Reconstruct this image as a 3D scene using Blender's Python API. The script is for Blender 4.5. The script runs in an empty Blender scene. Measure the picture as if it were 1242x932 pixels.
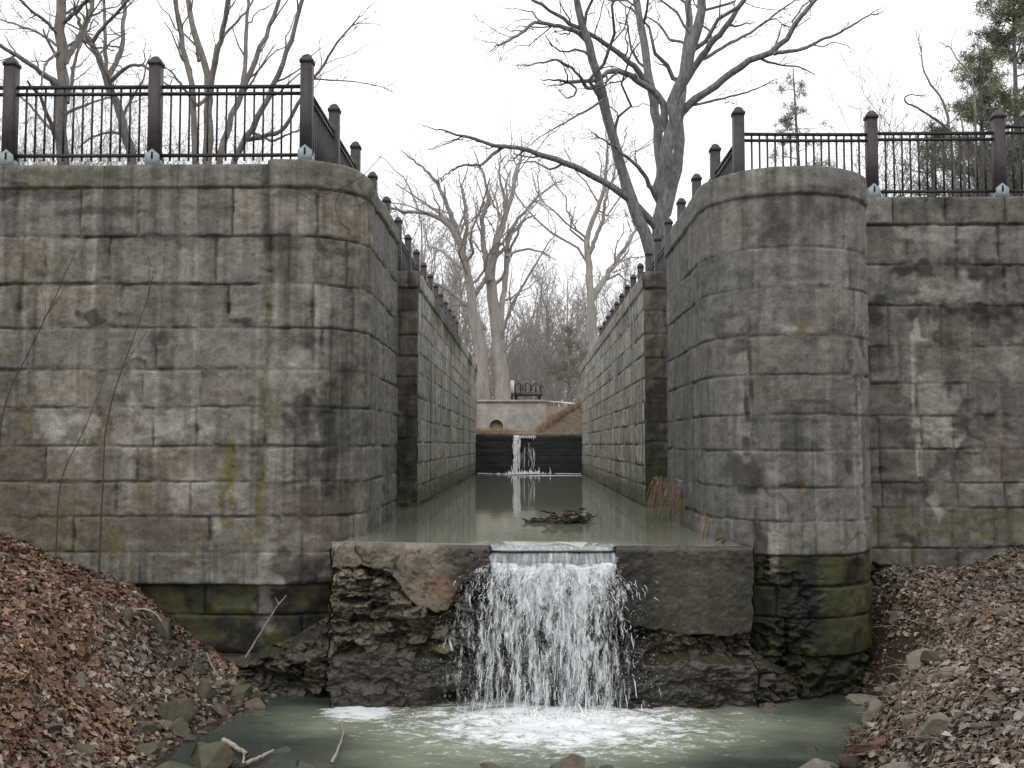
import bpy, bmesh, math, random
import numpy as np
from mathutils import Vector, Matrix
random.seed(7)
RNG = np.random.default_rng(7)
SC = bpy.context.scene
COL = SC.collection
R = math.radians

# ------------------------------------------------------------------ camera
PITCH, YAW, FPX = R(3.44), R(0.84), 1230.0
cam_d = bpy.data.cameras.new('camera')
cam = bpy.data.objects.new('camera', cam_d)
COL.objects.link(cam)
cam.rotation_euler = (R(90) + PITCH, 0, YAW)
cam_d.sensor_width = 36.0
cam_d.lens = 36.0 * FPX / 1242.0
cam_d.clip_start, cam_d.clip_end = 0.05, 3000
SC.camera = cam
_M = cam.rotation_euler.to_matrix()

def ray(px, py):
    return _M @ Vector(((px - 621) / FPX, (466 - py) / FPX, -1.0))

def W(px, py, Y):
    r = ray(px, py)
    return r * (Y / r.y)

# ------------------------------------------------------------------ noise
def _h(ix, iy, iz, s):
    n = (ix.astype(np.int64) * 374761393 + iy.astype(np.int64) * 668265263 + iz.astype(np.int64) * 2147483647 + s * 1274126177) & 0xffffffff
    n = ((n ^ (n >> 13)) * 1274126177) & 0xffffffff
    n = ((n ^ (n >> 16)) * 2246822519) & 0xffffffff
    return ((n ^ (n >> 15)) & 0xffffff) / float(0xffffff)

def vn(x, y, z=0.0, s=0):
    x, y, z = np.broadcast_arrays(np.asarray(x, float), np.asarray(y, float), np.asarray(z, float))
    fx, fy, fz = np.floor(x), np.floor(y), np.floor(z)
    ax, ay, az = x - fx, y - fy, z - fz
    ax, ay, az = (a * a * (3 - 2 * a) for a in (ax, ay, az))
    out = 0
    for i in (0, 1):
        wx = ax if i else 1 - ax
        for j in (0, 1):
            wy = ay if j else 1 - ay
            for k in (0, 1):
                wz = az if k else 1 - az
                out = out + wx * wy * wz * _h(fx + i, fy + j, fz + k, s)
    return out

def fbm(x, y, z=0.0, s=0, o=4):
    t, a, n = 0, 0.5, 0
    for i in range(o):
        t = t + a * vn(np.asarray(x) * 2 ** i, np.asarray(y) * 2 ** i, np.asarray(z) * 2 ** i, s + i * 17)
        n += a
        a *= 0.5
    return t / n

def worley(x, y, s):
    fx, fy = np.floor(x), np.floor(y)
    d1 = np.full(x.shape, 9.0); d2 = d1.copy(); idc = np.zeros(x.shape); ox = np.zeros(x.shape); oy = np.zeros(x.shape)
    for i in (-1, 0, 1):
        for j in (-1, 0, 1):
            cx_, cy_ = fx + i, fy + j
            px, py = cx_ + _h(cx_, cy_, cx_ * 0, s), cy_ + _h(cx_, cy_, cx_ * 0, s + 1)
            d = np.maximum(np.abs(px - x), np.abs(py - y)) * 0.6 + 0.4 * np.hypot(px - x, py - y)
            r_ = _h(cx_, cy_, cx_ * 0, s + 2)
            nearer = d < d1
            d2 = np.where(nearer, d1, np.minimum(d2, d))
            idc = np.where(nearer, r_, idc); ox = np.where(nearer, x - px, ox); oy = np.where(nearer, y - py, oy)
            d1 = np.where(nearer, d, d1)
    return ox * (np.mod(idc * 37.1, 1) - 0.5) + oy * (np.mod(idc * 91.7, 1) - 0.35), d2 - d1, idc

def sst(a, b, x):
    t = np.clip((x - a) / (b - a), 0, 1)
    return t * t * (3 - 2 * t)

# ------------------------------------------------------------------ mesh helpers
def mesh_np(name, V, Q=None, T=None, mat=None, parent=None, smooth=False, col=None, fcol=None, attrs=None):
    V = np.asarray(V, np.float32)
    me = bpy.data.meshes.new(name)
    me.vertices.add(len(V))
    me.vertices.foreach_set('co', V.ravel())
    idx, starts, tot, n = [], [], [], 0
    for F, k in ((Q, 4), (T, 3)):
        if F is not None and len(F):
            F = np.asarray(F, np.int32)
            idx.append(F.ravel())
            starts.append(n + np.arange(len(F)) * k)
            n += F.size
            tot.append(len(F))
    idx = np.concatenate(idx)
    me.loops.add(len(idx))
    me.loops.foreach_set('vertex_index', idx.astype(np.int32))
    st = np.concatenate(starts).astype(np.int32)
    me.polygons.add(len(st))
    me.polygons.foreach_set('loop_start', st)
    me.update(calc_edges=True)
    me.validate()
    if smooth:
        me.polygons.foreach_set('use_smooth', np.ones(len(me.polygons), bool))
    if col is not None:
        c = np.ones((len(V), 4), np.float32)
        c[:, :3] = np.clip(col, 0, 1)
        a = me.color_attributes.new('Col', 'FLOAT_COLOR', 'POINT')
        a.data.foreach_set('color', c.ravel())
    for k, v in (attrs or {}).items():
        a = me.attributes.new(k, 'FLOAT', 'POINT')
        a.data.foreach_set('value', np.asarray(v, np.float32).ravel())
    if mat:
        me.materials.append(mat)
    o = bpy.data.objects.new(name, me)
    COL.objects.link(o)
    if parent:
        o.parent = parent
    return o

class MB:
    """collects boxes, prisms and tubes"""
    def __init__(s):
        s.V, s.Q, s.T, s.n = [], [], [], 0
    def add(s, V, Q=None, T=None):
        V = np.asarray(V, float)
        s.V.append(V)
        if Q is not None and len(Q): s.Q.append(np.asarray(Q) + s.n)
        if T is not None and len(T): s.T.append(np.asarray(T) + s.n)
        s.n += len(V)
    def box(s, x0, x1, y0, y1, z0, z1, top=0.0):
        t = top
        V = [(x0, y0, z0), (x1, y0, z0), (x1, y1, z0), (x0, y1, z0), (x0 + t, y0 + t, z1), (x1 - t, y0 + t, z1), (x1 - t, y1 - t, z1), (x0 + t, y1 - t, z1)]
        s.add(V, [(3, 2, 1, 0), (4, 5, 6, 7), (0, 1, 5, 4), (1, 2, 6, 5), (2, 3, 7, 6), (3, 0, 4, 7)])
    def rings(s, rings):
        """stack of closed rings (same count), capped"""
        n = len(rings[0])
        V = [p for r in rings for p in r]
        Q = []
        for k in range(len(rings) - 1):
            for i in range(n):
                j = (i + 1) % n
                Q.append((k * n + i, k * n + j, (k + 1) * n + j, (k + 1) * n + i))
        T = []
        for k, rev in ((0, True), (len(rings) - 1, False)):
            for i in range(1, n - 1):
                f = (k * n, k * n + i, k * n + i + 1)
                T.append(f[::-1] if rev else f)
        s.add(V, Q, T)
    def tubes(s, polys, rads, sides=6):
        V, Q = tube_arrays(polys, rads, sides)
        s.add(V, Q)
    def build(s, name, mat, parent=None, smooth=False, col=None):
        return mesh_np(name, np.concatenate(s.V), np.concatenate(s.Q) if s.Q else None, np.concatenate(s.T) if s.T else None, mat, parent, smooth, col)

def tube_arrays(polys, rads, sides=6):
    """polys: list of (n,3); all resampled groups by n"""
    groups = {}
    for p, r in zip(polys, rads):
        groups.setdefault(len(p), []).append((p, r))
    Vs, Qs, off = [], [], 0
    for n, items in groups.items():
        P = np.array([i[0] for i in items], float)
        Rr = np.array([i[1] for i in items], float)
        m = len(P)
        Tn = np.gradient(P, axis=1)
        Tn /= np.linalg.norm(Tn, axis=2, keepdims=True) + 1e-9
        mean = P[:, -1] - P[:, 0]
        ref = np.where((np.abs(mean[:, 2]) > 0.8 * np.linalg.norm(mean, axis=1))[:, None], np.array([1.0, 0.13, 0.0]), np.array([0.1, 0.05, 1.0]))[:, None, :]
        A = np.cross(Tn, np.broadcast_to(ref, Tn.shape))
        A /= np.linalg.norm(A, axis=2, keepdims=True) + 1e-9
        B = np.cross(Tn, A)
        th = np.arange(sides) / sides * 2 * np.pi
        ring = P[:, :, None, :] + Rr[:, :, None, None] * (A[:, :, None, :] * np.cos(th)[None, None, :, None] + B[:, :, None, :] * np.sin(th)[None, None, :, None])
        V = ring.reshape(-1, 3)
        b = (np.arange(m) * n * sides)[:, None, None]
        k = (np.arange(n - 1) * sides)[None, :, None]
        i = np.arange(sides)[None, None, :]
        j = (i + 1) % sides
        Q = np.stack([np.broadcast_to(x, (m, n - 1, sides)) for x in (b + k + i, b + k + j, b + k + sides + j, b + k + sides + i)], -1).reshape(-1, 4)
        Vs.append(V)
        Qs.append(Q + off)
        off += len(V)
    return np.concatenate(Vs), np.concatenate(Qs)

def grid_quads(nu, nv):
    a = (np.arange(nv - 1)[:, None] * nu + np.arange(nu - 1)[None, :]).ravel()
    return np.stack([a, a + 1, a + nu + 1, a + nu], 1)

def tag(o, label=None, cat=None, group=None, kind=None):
    if label: o['label'] = label
    if cat: o['category'] = cat
    if group: o['group'] = group
    if kind: o['kind'] = kind
    return o

def empty(name, loc=(0, 0, 0), rz=0.0):
    o = bpy.data.objects.new(name, None)
    COL.objects.link(o)
    o.location = loc
    o.rotation_euler = (0, 0, rz)
    o.empty_display_size = 0.2
    return o

def copy_tree(o, parent=None):
    c = o.copy()
    COL.objects.link(c)
    c.parent = parent
    for ch in list(o.children):
        copy_tree(ch, c)
    return c

# ------------------------------------------------------------------ materials
def mat_new(name):
    m = bpy.data.materials.new(name)
    m.use_nodes = True
    nt = m.node_tree
    b = nt.nodes['Principled BSDF']
    return m, nt, b

def N(nt, t, **kw):
    n = nt.nodes.new(t)
    for k, v in kw.items():
        if k in n.inputs.keys(): n.inputs[k].default_value = v
        else: setattr(n, k, v)
    return n

def noise(nt, scale, detail=4, rough=0.6, vec=None, out='Fac'):
    n = N(nt, 'ShaderNodeTexNoise')
    n.inputs['Scale'].default_value = scale
    n.inputs['Detail'].default_value = detail
    n.inputs['Roughness'].default_value = rough
    if vec: nt.links.new(vec, n.inputs['Vector'])
    return n.outputs[out]

def ramp(nt, src, stops):
    n = N(nt, 'ShaderNodeValToRGB')
    el = n.color_ramp.elements
    while len(el) < len(stops): el.new(0.5)
    for e, (p, c) in zip(el, stops):
        e.position = p
        e.color = (*c, 1) if len(c) == 3 else c
    nt.links.new(src, n.inputs['Fac'])
    return n.outputs['Color']

def mult(nt, a, b, fac=1.0, mode='MULTIPLY'):
    n = N(nt, 'ShaderNodeMix')
    n.data_type = 'RGBA'
    n.blend_type = mode
    n.inputs['Factor'].default_value = fac
    for x, s in ((a, n.inputs['A']), (b, n.inputs['B'])):
        if isinstance(x, tuple): s.default_value = (*x, 1)
        else: nt.links.new(x, s)
    return n.outputs['Result']

def mixf(nt, f, a, b):
    n = N(nt, 'ShaderNodeMix')
    n.data_type = 'RGBA'
    nt.links.new(f, n.inputs['Factor'])
    for x, s in ((a, n.inputs['A']), (b, n.inputs['B'])):
        if isinstance(x, tuple): s.default_value = (*x, 1)
        else: nt.links.new(x, s)
    return n.outputs['Result']

def bump(nt, b, h, strength=0.4, dist=0.02):
    n = N(nt, 'ShaderNodeBump')
    n.inputs['Strength'].default_value = strength
    n.inputs['Distance'].default_value = dist
    nt.links.new(h, n.inputs['Height'])
    nt.links.new(n.outputs['Normal'], b.inputs['Normal'])

def objvec(nt, scale=None):
    tc = N(nt, 'ShaderNodeTexCoord')
    v = tc.outputs['Object']
    if scale:
        mp = N(nt, 'ShaderNodeMapping')
        mp.inputs['Scale'].default_value = scale
        nt.links.new(v, mp.inputs['Vector'])
        v = mp.outputs['Vector']
    return v

def attr(nt, name, out='Color'):
    a = N(nt, 'ShaderNodeAttribute')
    a.attribute_name = name
    return a.outputs[out]

def mat_masonry(name, rough=0.85, fine=1.0, spec=0.25):
    m, nt, b = mat_new(name)
    c = attr(nt, 'Col')
    v = objvec(nt)
    n1 = noise(nt, 55, 5, 0.7, v)
    n2 = noise(nt, 9, 5, 0.7, v)
    c = mult(nt, c, ramp(nt, n1, [(0.3, (0.62, 0.62, 0.62)), (0.7, (1.3, 1.3, 1.3))]), fine)
    c = mult(nt, c, ramp(nt, n2, [(0.3, (0.75, 0.75, 0.76)), (0.7, (1.2, 1.19, 1.17))]), fine)
    nt.links.new(c, b.inputs['Base Color'])
    w = attr(nt, 'wet', 'Fac')
    r = N(nt, 'ShaderNodeMapRange')
    r.inputs['To Min'].default_value = rough
    r.inputs['To Max'].default_value = 0.35
    nt.links.new(w, r.inputs['Value'])
    nt.links.new(r.outputs['Result'], b.inputs['Roughness'])
    b.inputs['Specular IOR Level'].default_value = spec
    bump(nt, b, n1, 0.5, 0.012)
    return m

def mat_simple(name, c, rough=0.7, var=0.25, scale=12, spec=0.4, bmp=0.2, metallic=0.0, usecol=False, c2=None):
    m, nt, b = mat_new(name)
    v = objvec(nt)
    n1 = noise(nt, scale, 5, 0.65, v)
    if c2 is not None:
        base = ramp(nt, n1, [(0.35, c), (0.65, c2)])
    else:
        base = attr(nt, 'Col') if usecol else c
        lo, hi = 1 - var, 1 + var
        base = mult(nt, ramp(nt, n1, [(0.3, (lo, lo, lo)), (0.7, (hi, hi, hi))]), base)
    nt.links.new(base, b.inputs['Base Color'])
    b.inputs['Roughness'].default_value = rough
    b.inputs['Metallic'].default_value = metallic
    b.inputs['Specular IOR Level'].default_value = spec
    if bmp: bump(nt, b, n1, bmp, 0.01)
    return m

def mat_bark(name, c1, c2, scale=6):
    m, nt, b = mat_new(name)
    v = objvec(nt, (1, 1, 0.25))
    n1 = noise(nt, scale, 6, 0.7, v)
    base = ramp(nt, n1, [(0.3, c1), (0.7, c2)])
    nt.links.new(base, b.inputs['Base Color'])
    b.inputs['Roughness'].default_value = 0.9
    b.inputs['Specular IOR Level'].default_value = 0.15
    bump(nt, b, n1, 1.0, 0.06)
    return m

M_stone = mat_masonry('weathered limestone')
M_rock = mat_masonry('wet bedrock', 0.6, 1.0, 0.5)
M_post = mat_simple('brown painted steel', (0.052, 0.043, 0.046), 0.55, 0.38, 9)
M_rail = mat_simple('dark painted rail', (0.030, 0.028, 0.031), 0.5, 0.35, 14)
M_galv = mat_simple('galvanised steel', (0.30, 0.35, 0.38), 0.5, 0.3, 25, 0.4, 0.1, 0.1)
M_black = mat_simple('dark hollow', (0.01, 0.01, 0.01), 0.9, 0.1)  # near-black colour stands for the shade inside bracket slots and culvert pipe
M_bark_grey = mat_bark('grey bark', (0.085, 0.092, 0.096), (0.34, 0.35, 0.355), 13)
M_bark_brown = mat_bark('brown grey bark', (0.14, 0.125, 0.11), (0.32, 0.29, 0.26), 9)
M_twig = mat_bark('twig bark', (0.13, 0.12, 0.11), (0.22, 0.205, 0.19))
M_twig_far = mat_bark('glare-paled twig bark', (0.25, 0.232, 0.222), (0.37, 0.345, 0.33), 2)  # twig colour paled to carry the glare that washes out far branches
M_bark_far = mat_bark('glare-paled bark', (0.23, 0.21, 0.195), (0.42, 0.39, 0.365), 4)  # same glare fading put into the far trunk colour

# ------------------------------------------------------------------ world and sun
wd = bpy.data.worlds.new('World')
SC.world = wd
wd.use_nodes = True
nt = wd.node_tree
bg = nt.nodes['Background']
sky = N(nt, 'ShaderNodeTexSky')
sky.sky_type = 'NISHITA'
sky.sun_disc = False
sky.sun_elevation = R(52)
sky.sun_rotation = R(200)
sky.air_density = 1.0
sky.dust_density = 3.0
tc = N(nt, 'ShaderNodeTexCoord')
cl = noise(nt, 1.6, 5, 0.55, tc.outputs['Generated'])
cloud = ramp(nt, cl, [(0.3, (9.2, 9.4, 9.7)), (0.7, (11.0, 11.0, 11.0))])
mx = N(nt, 'ShaderNodeMix')
mx.data_type = 'RGBA'
mx.inputs['Factor'].default_value = 0.93
nt.links.new(sky.outputs['Color'], mx.inputs['A'])
nt.links.new(cloud, mx.inputs['B'])
nt.links.new(mx.outputs['Result'], bg.inputs['Color'])
bg.inputs['Strength'].default_value = 0.105
sun_d = bpy.data.lights.new('sun', 'SUN')
sun_d.energy = 0.5
sun_d.angle = R(25)
sun_d.color = (1.0, 0.96, 0.9)
sun = bpy.data.objects.new('sun', sun_d)
COL.objects.link(sun)
sun.rotation_euler = (R(90 - 52), 0, R(-20))
SC.view_settings.view_transform = 'Standard'
SC.view_settings.look = 'None'
SC.view_settings.exposure = 0.38
SC.view_settings.gamma = 1.0
SC.cycles.use_denoising = True
SC.cycles.max_bounces = 6
SC.cycles.transparent_max_bounces = 8

# ------------------------------------------------------------------ masonry
class Path:
    """plan polyline with filleted corners; side=+1: outward normal on the right of travel"""
    def __init__(s, pts, rad, side):
        s.side = side
        P = [np.array(p, float) for p in pts]
        out, nor = [], []
        n = len(P)
        def nrm(d):
            d = d / np.linalg.norm(d)
            return np.array([d[1], -d[0]]) * side
        out.append(P[0]); nor.append(nrm(P[1] - P[0]))
        for i in range(1, n - 1):
            a, b, c = P[i - 1], P[i], P[i + 1]
            d0 = (b - a) / np.linalg.norm(b - a)
            d1 = (c - b) / np.linalg.norm(c - b)
            r = rad[i]
            ang = math.acos(max(-1, min(1, float(d0 @ d1))))
            t = r * math.tan(ang / 2)
            p0, p1 = b - d0 * t, b + d1 * t
            turn = d0[0] * d1[1] - d0[1] * d1[0]
            perp = np.array([-d0[1], d0[0]]) * (1 if turn > 0 else -1)
            cen = p0 + perp * r
            k = 40 if r > 0.3 else 6
            a0 = math.atan2(*(p0 - cen)[::-1])
            sgn = 1 if turn > 0 else -1
            for q in range(k + 1):
                th = a0 + sgn * ang * q / k
                e = np.array([math.cos(th), math.sin(th)])
                out.append(cen + r * e)
                d = np.array([-e[1], e[0]]) * sgn
                nor.append(nrm(d))
        out.append(P[-1]); nor.append(nrm(P[-1] - P[-2]))
        s.P, s.Nn = np.array(out), np.array(nor)
        seg = np.linalg.norm(np.diff(s.P, axis=0), axis=1)
        seg = np.maximum(seg, 1e-6)
        s.S = np.concatenate([[0], np.cumsum(seg)])
    def at(s, u):
        x = np.interp(u, s.S, s.P[:, 0]); y = np.interp(u, s.S, s.P[:, 1])
        nx = np.interp(u, s.S, s.Nn[:, 0]); ny = np.interp(u, s.S, s.Nn[:, 1])
        l = np.hypot(nx, ny)
        return x, y, nx / l, ny / l
    def u_of(s, x, y):
        uu = np.linspace(0, s.S[-1], 6000)
        px, py, _, _ = s.at(uu)
        return uu[np.argmin((px - x) ** 2 + (py - y) ** 2)]

def gap_lines(u0, u1, rng, lo, hi, fixed=()):
    out = sorted(fixed)
    res = []
    edges = [u0 - 1.0] + list(out) + [u1 + 1.0]
    for a, b in zip(edges[:-1], edges[1:]):
        res.append(a)
        L = b - a
        k = max(1, round(L / rng.uniform(lo, hi)))
        for q in range(1, k):
            res.append(a + L * (q + rng.uniform(-0.22, 0.22)) / k)
    res.append(edges[-1])
    return np.array(sorted(res))

def masonry(name, parent, path, u0, u1, du, zs, fixed, seed, tone, ztop, zbot=None, dz=0.02, feats=(), blk=(0.8, 1.5),
            spec=None, wet_z=None, inset=0.8, hmod=None, warm=(1.04, 0.92, 0.73), cool=(0.97, 0.94, 0.87), streak=1.0, algae_z=None):
    """zs: course lines from the top down; ztop(u) reshapes the coping row"""
    rng = np.random.default_rng(seed)
    zs = np.array(sorted(zs))
    zb = zs[0] if zbot is None else zbot
    u = np.unique(np.concatenate([np.linspace(a, b, max(2, int(abs(b - a) / d) + 1)) for a, b, d in (spec or [(u0, u1, du)])]))
    z = np.arange(zb, zs[-1] + 1e-6, dz)
    z[-1] = zs[-1]
    extra = [0.006, 0.03, 0.1, 0.25, 0.5, inset]
    nu, nz = len(u), len(z)
    UU, ZZ = np.meshgrid(u, z)
    zw = ZZ + 0.012 * (fbm(UU * 0.8, ZZ * 0.5, seed, seed, 3) - 0.5) + 0.012 * (fbm(UU * 6, ZZ * 2, seed, seed + 3, 2) - 0.5)
    ci = np.clip(np.searchsorted(zs, zw) - 1, 0, len(zs) - 2)
    dzl = np.minimum(np.abs(zw - zs[ci]), np.abs(zw - zs[ci + 1]))
    dzl = np.where((ci == len(zs) - 2) & (np.abs(zw - zs[-1]) < np.abs(zw - zs[-2])), 1.0, dzl)
    above = zs[ci + 1] - zw          # distance below the course line above
    du_ = np.full_like(UU, 9.0)
    bid = np.zeros_like(UU)
    for c in range(len(zs) - 1):
        L = gap_lines(u0, u1, rng, blk[0], blk[1], fixed.get(len(zs) - 2 - c, ()))
        mk = ci == c
        uw = UU[mk] + 0.02 * (fbm(UU[mk] * 3, ZZ[mk] * 5, c, seed + 9, 2) - 0.5)
        k = np.clip(np.searchsorted(L, uw) - 1, 0, len(L) - 2)
        du_[mk] = np.minimum(np.abs(uw - L[k]), np.abs(uw - L[k + 1]))
        bid[mk] = c * 131 + k
    d = np.minimum(dzl, du_)
    pres = 0.10 + 0.75 * sst(0.38, 0.66, fbm(UU * 1.3, ZZ * 1.9, seed, seed + 21, 3))
    jw = 0.009 + 0.022 * sst(0.55, 0.8, fbm(UU * 2.5, ZZ * 4, seed, seed + 31, 3))
    j = (1 - sst(jw * 0.45, jw + 0.012, d)) * pres
    b1 = _h(bid, bid * 0 + seed, bid * 0, 3); b2 = _h(bid, bid * 0 + seed, bid * 0, 5); b3 = _h(bid, bid * 0 + seed, bid * 0, 8)
    rough_b = 0.5 + b3
    n_lo = fbm(UU * 1.1, ZZ * 1.4, seed, seed + 41, 4)
    n_md = fbm(UU * 5, ZZ * 7, seed, seed + 51, 4)
    n_hi = fbm(UU * 24, ZZ * 24, seed, seed + 61, 3)
    spall = sst(0.58, 0.74, fbm(UU * 2.2, ZZ * 5.0, seed, seed + 71, 4)) * np.exp(-d / 0.09)
    crack = sst(0.03, 0.0, np.abs(fbm(UU * 1.2, ZZ * 1.2, seed, seed + 81, 4) - 0.5)) * sst(0.62, 0.72, fbm(UU * 0.6, ZZ * 0.8, seed, seed + 82, 2))
    bu, bz = UU + 17.3 * b1, ZZ + 11.7 * b2
    n_bk = fbm(bu * 7, bz * 9, seed, seed + 55, 4)
    chipn = sst(0.50, 0.72, fbm(UU * 7, ZZ * 7, seed, seed + 57, 3))
    h = (b2 - 0.5) * 0.020 + 0.024 * (n_bk - 0.5) - 0.014 * np.exp(-d / 0.018) * chipn - 0.003 * np.exp(-d / 0.02) + 0.03 * (n_lo - 0.5) + 0.022 * (n_md - 0.5) * rough_b + 0.008 * (n_hi - 0.5) - 0.035 * j - 0.03 * spall - 0.012 * crack
    # colour
    st1 = fbm(UU * 5.5, ZZ * 0.30, seed, seed + 91, 4)
    st2 = fbm(UU * 17, ZZ * 0.55, seed, seed + 95, 3)
    c_w, c_c = np.array(warm), np.array(cool)
    wm = np.clip(0.25 + 0.6 * b1 + 0.7 * (n_lo - 0.5), 0, 1)[..., None]
    base = tone * (c_w * wm + c_c * (1 - wm))
    sb = fbm(bu * 8, bz * 0.5, seed, seed + 93, 3)
    val = (0.74 + 0.48 * b2) * (0.68 + 0.62 * n_lo) * (0.75 + 0.5 * n_md) * (0.74 + 0.52 * n_bk) * (1 - 0.28 * sst(0.5, 0.7, sb))
    val = val * (1 - 0.30 * sst(0.62, 0.72, fbm(UU * 16, ZZ * 18, seed, seed + 94, 3))) * 1.06
    s_dark = sst(0.47, 0.68, st1) * 0.42 + sst(0.50, 0.72, st2) * 0.36
    val = val * (1 - streak * s_dark * (0.35 + 0.65 * sst(0.35, 0.6, fbm(UU * 0.9, ZZ * 0.5, seed, seed + 97, 3))))
    val = val * (1 + 0.5 * streak * sst(0.58, 0.78, fbm(UU * 9, ZZ * 0.4, seed, seed + 99, 3)))
    val = val * (1 - 0.35 * np.exp(-above / 0.07) * sst(0.42, 0.6, fbm(UU * 3, ZZ * 0.6, seed, seed + 98, 3)))
    val = 0.60 * (np.maximum(val, 0.02) / 0.60) ** 0.72
    rgb = base * val[..., None] * 1.06
    blot = sst(0.66, 0.78, fbm(UU * 1.8, ZZ * 2.6, seed, seed + 101, 5))
    rgb = rgb * (1 - 0.36 * blot[..., None])
    rgb = rgb * (1 - (0.62 * j + 0.25 * spall + 0.4 * crack)[..., None])
    mort = j * sst(0.60, 0.72, fbm(UU * 1.6, ZZ * 2.2, seed, seed + 111, 3))
    rgb = rgb + mort[..., None] * np.array([0.16, 0.155, 0.14]) * 1.0
    eff = sst(0.66, 0.8, fbm(UU * 3.5, ZZ * 1.6, seed, seed + 121, 5)) * 0.55
    rgb = rgb * (1 - eff[..., None]) + eff[..., None] * np.array([0.25, 0.235, 0.21])
    wet = np.zeros_like(UU)
    if wet_z is not None:
        wz = sst(wet_z + 0.05, wet_z - 0.06, ZZ + 0.10 * (fbm(UU * 1.5, ZZ * 0 + 1, seed, seed + 131, 3) - 0.5))
        n = fbm(UU * 2.4, ZZ * 2.4, seed, seed + 132, 4)
        olive = np.array([0.062, 0.058, 0.026]); black = np.array([0.018, 0.017, 0.015]); grn = np.array([0.060, 0.068, 0.026])
        t1 = sst(0.38, 0.6, n)[..., None]; t2 = sst(0.5, 0.72, fbm(UU * 3, ZZ * 1.1, seed, seed + 133, 4))[..., None]
        wc = (black * (1 - t1) + olive * t1) * (1 - 0.6 * t2) + grn * 0.6 * t2
        wc = wc * (0.7 + 0.7 * n_md)[..., None] * (1 - 0.75 * j)[..., None]
        rgb = rgb * (1 - wz[..., None]) + wc * wz[..., None]
        wet = wz * 0.6
    if algae_z is not None:
        az = sst(algae_z[1], algae_z[0], ZZ + 0.15 * (fbm(UU * 2, ZZ * 0.5, seed, seed + 134, 3) - 0.5)) * 0.75
        rgb = rgb * (1 - az[..., None]) + az[..., None] * np.array([0.10, 0.098, 0.055]) * (0.6 + 0.8 * n_md[..., None])
    mn = fbm(UU * 6, ZZ * 4, 3, seed + 141, 4)
    wob1 = 2.4 * (fbm(UU * 5, ZZ * 5, 4, seed + 143, 4) - 0.5)
    wob2 = 2.4 * (fbm(UU * 5, ZZ * 5, 5, seed + 145, 4) - 0.5)
    for kind, fu, fz, ru, rz, amt in feats:
        wk = min(1.0, ru / 0.10)
        g = np.exp(-np.clip(np.abs((UU - fu) / ru + wob1 * wk), 0, 9) ** 2.0 - np.clip(np.abs((ZZ - fz) / rz + wob2), 0, 9) ** 2.0)
        g = amt * sst(0.12, 0.62, g * (1.0 - 0.8 * wk + (0.05 + 1.45 * wk) * mn))
        if kind == 'moss': c = np.array([0.155, 0.135, 0.035]) * (0.6 + 0.8 * n_hi[..., None])
        elif kind == 'olive': c = np.array([0.12, 0.11, 0.045]) * (0.7 + 0.6 * n_md[..., None])
        elif kind == 'dark': c = np.array([0.026, 0.025, 0.023]) * (0.7 + 0.8 * n_md[..., None])
        elif kind == 'brown': c = np.array([0.13, 0.105, 0.08]) * (0.7 + 0.8 * n_md[..., None])
        elif kind == 'rust': c = np.array([0.17, 0.11, 0.05]) * (0.7 + 0.8 * n_md[..., None])
        elif kind == 'green': c = np.array([0.035, 0.045, 0.014]) * (0.7 + 0.8 * n_md[..., None])
        else: c = np.array([0.40, 0.375, 0.34]) * (0.7 + 0.6 * n_md[..., None])
        if kind == 'dark': g = g * 0.82
        if kind in ('moss', 'olive', 'green'): g = g * (0.25 + 0.75 * sst(0.40, 0.58, fbm(UU * 22, ZZ * 12, 7, seed + 161, 4)))
        g = g[..., None] * (1 - 0.6 * j[..., None])
        rgb = rgb * (1 - g) + c * g
    if hmod is not None:
        h, rgb = hmod(UU, ZZ, h, rgb, dict(j=j, d=d, n_md=n_md, n_hi=n_hi, n_lo=n_lo, bid=bid, b1=b1))
    x, y, nx, ny = path.at(u)
    zc = zs[-2]
    zt = ztop(u)
    Zp = np.where(ZZ > zc, zc + (ZZ - zc) * ((zt - zc) / (zs[-1] - zc))[None, :], ZZ)
    cop = sst(zc - 0.004, zc + 0.01, ZZ) * 0.03
    h = h + cop
    edge = np.exp(-(zs[-1] - ZZ) / 0.03) * 0.02
    h = h - edge
    X = x[None, :] + nx[None, :] * h
    Y = y[None, :] + ny[None, :] * h
    rows = [np.stack([X, Y, Zp], -1)]
    cols = [rgb]
    hl = h[-1]
    for e in extra:
        hh = hl - e
        zz = zt + 0.015 * (fbm(u * 4, e * 4 + u * 0, seed, seed + 151, 3) - 0.5) + min(e, 0.03) * 0.3
        rows.append(np.stack([x + nx * hh, y + ny * hh, zz], -1)[None])
        cols.append((rgb[-1] * 1.1)[None])
    V = np.concatenate(rows).reshape(-1, 3)
    C = np.concatenate(cols).reshape(-1, 3)
    wet = np.concatenate([wet.ravel(), np.zeros(len(extra) * nu)])
    Q = grid_quads(nu, nz + len(extra))
    if path.side < 0: Q = Q[:, ::-1]
    return mesh_np(name, V, Q, None, M_stone, parent, True, C, attrs={'wet': wet})

def zrows(px, Y, ys):
    return [W(px, y, Y).z for y in ys]

LX, RX = -2.2, 2.37            # chamber faces
FL, FR, WR = 13.3, 12.7, 15.3  # wing fronts and nose front
POOL, LOW = -1.235, -3.12       # water levels
LT, LTC, RT, RTW = 3.76, 3.52, 3.52, 3.76

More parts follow.
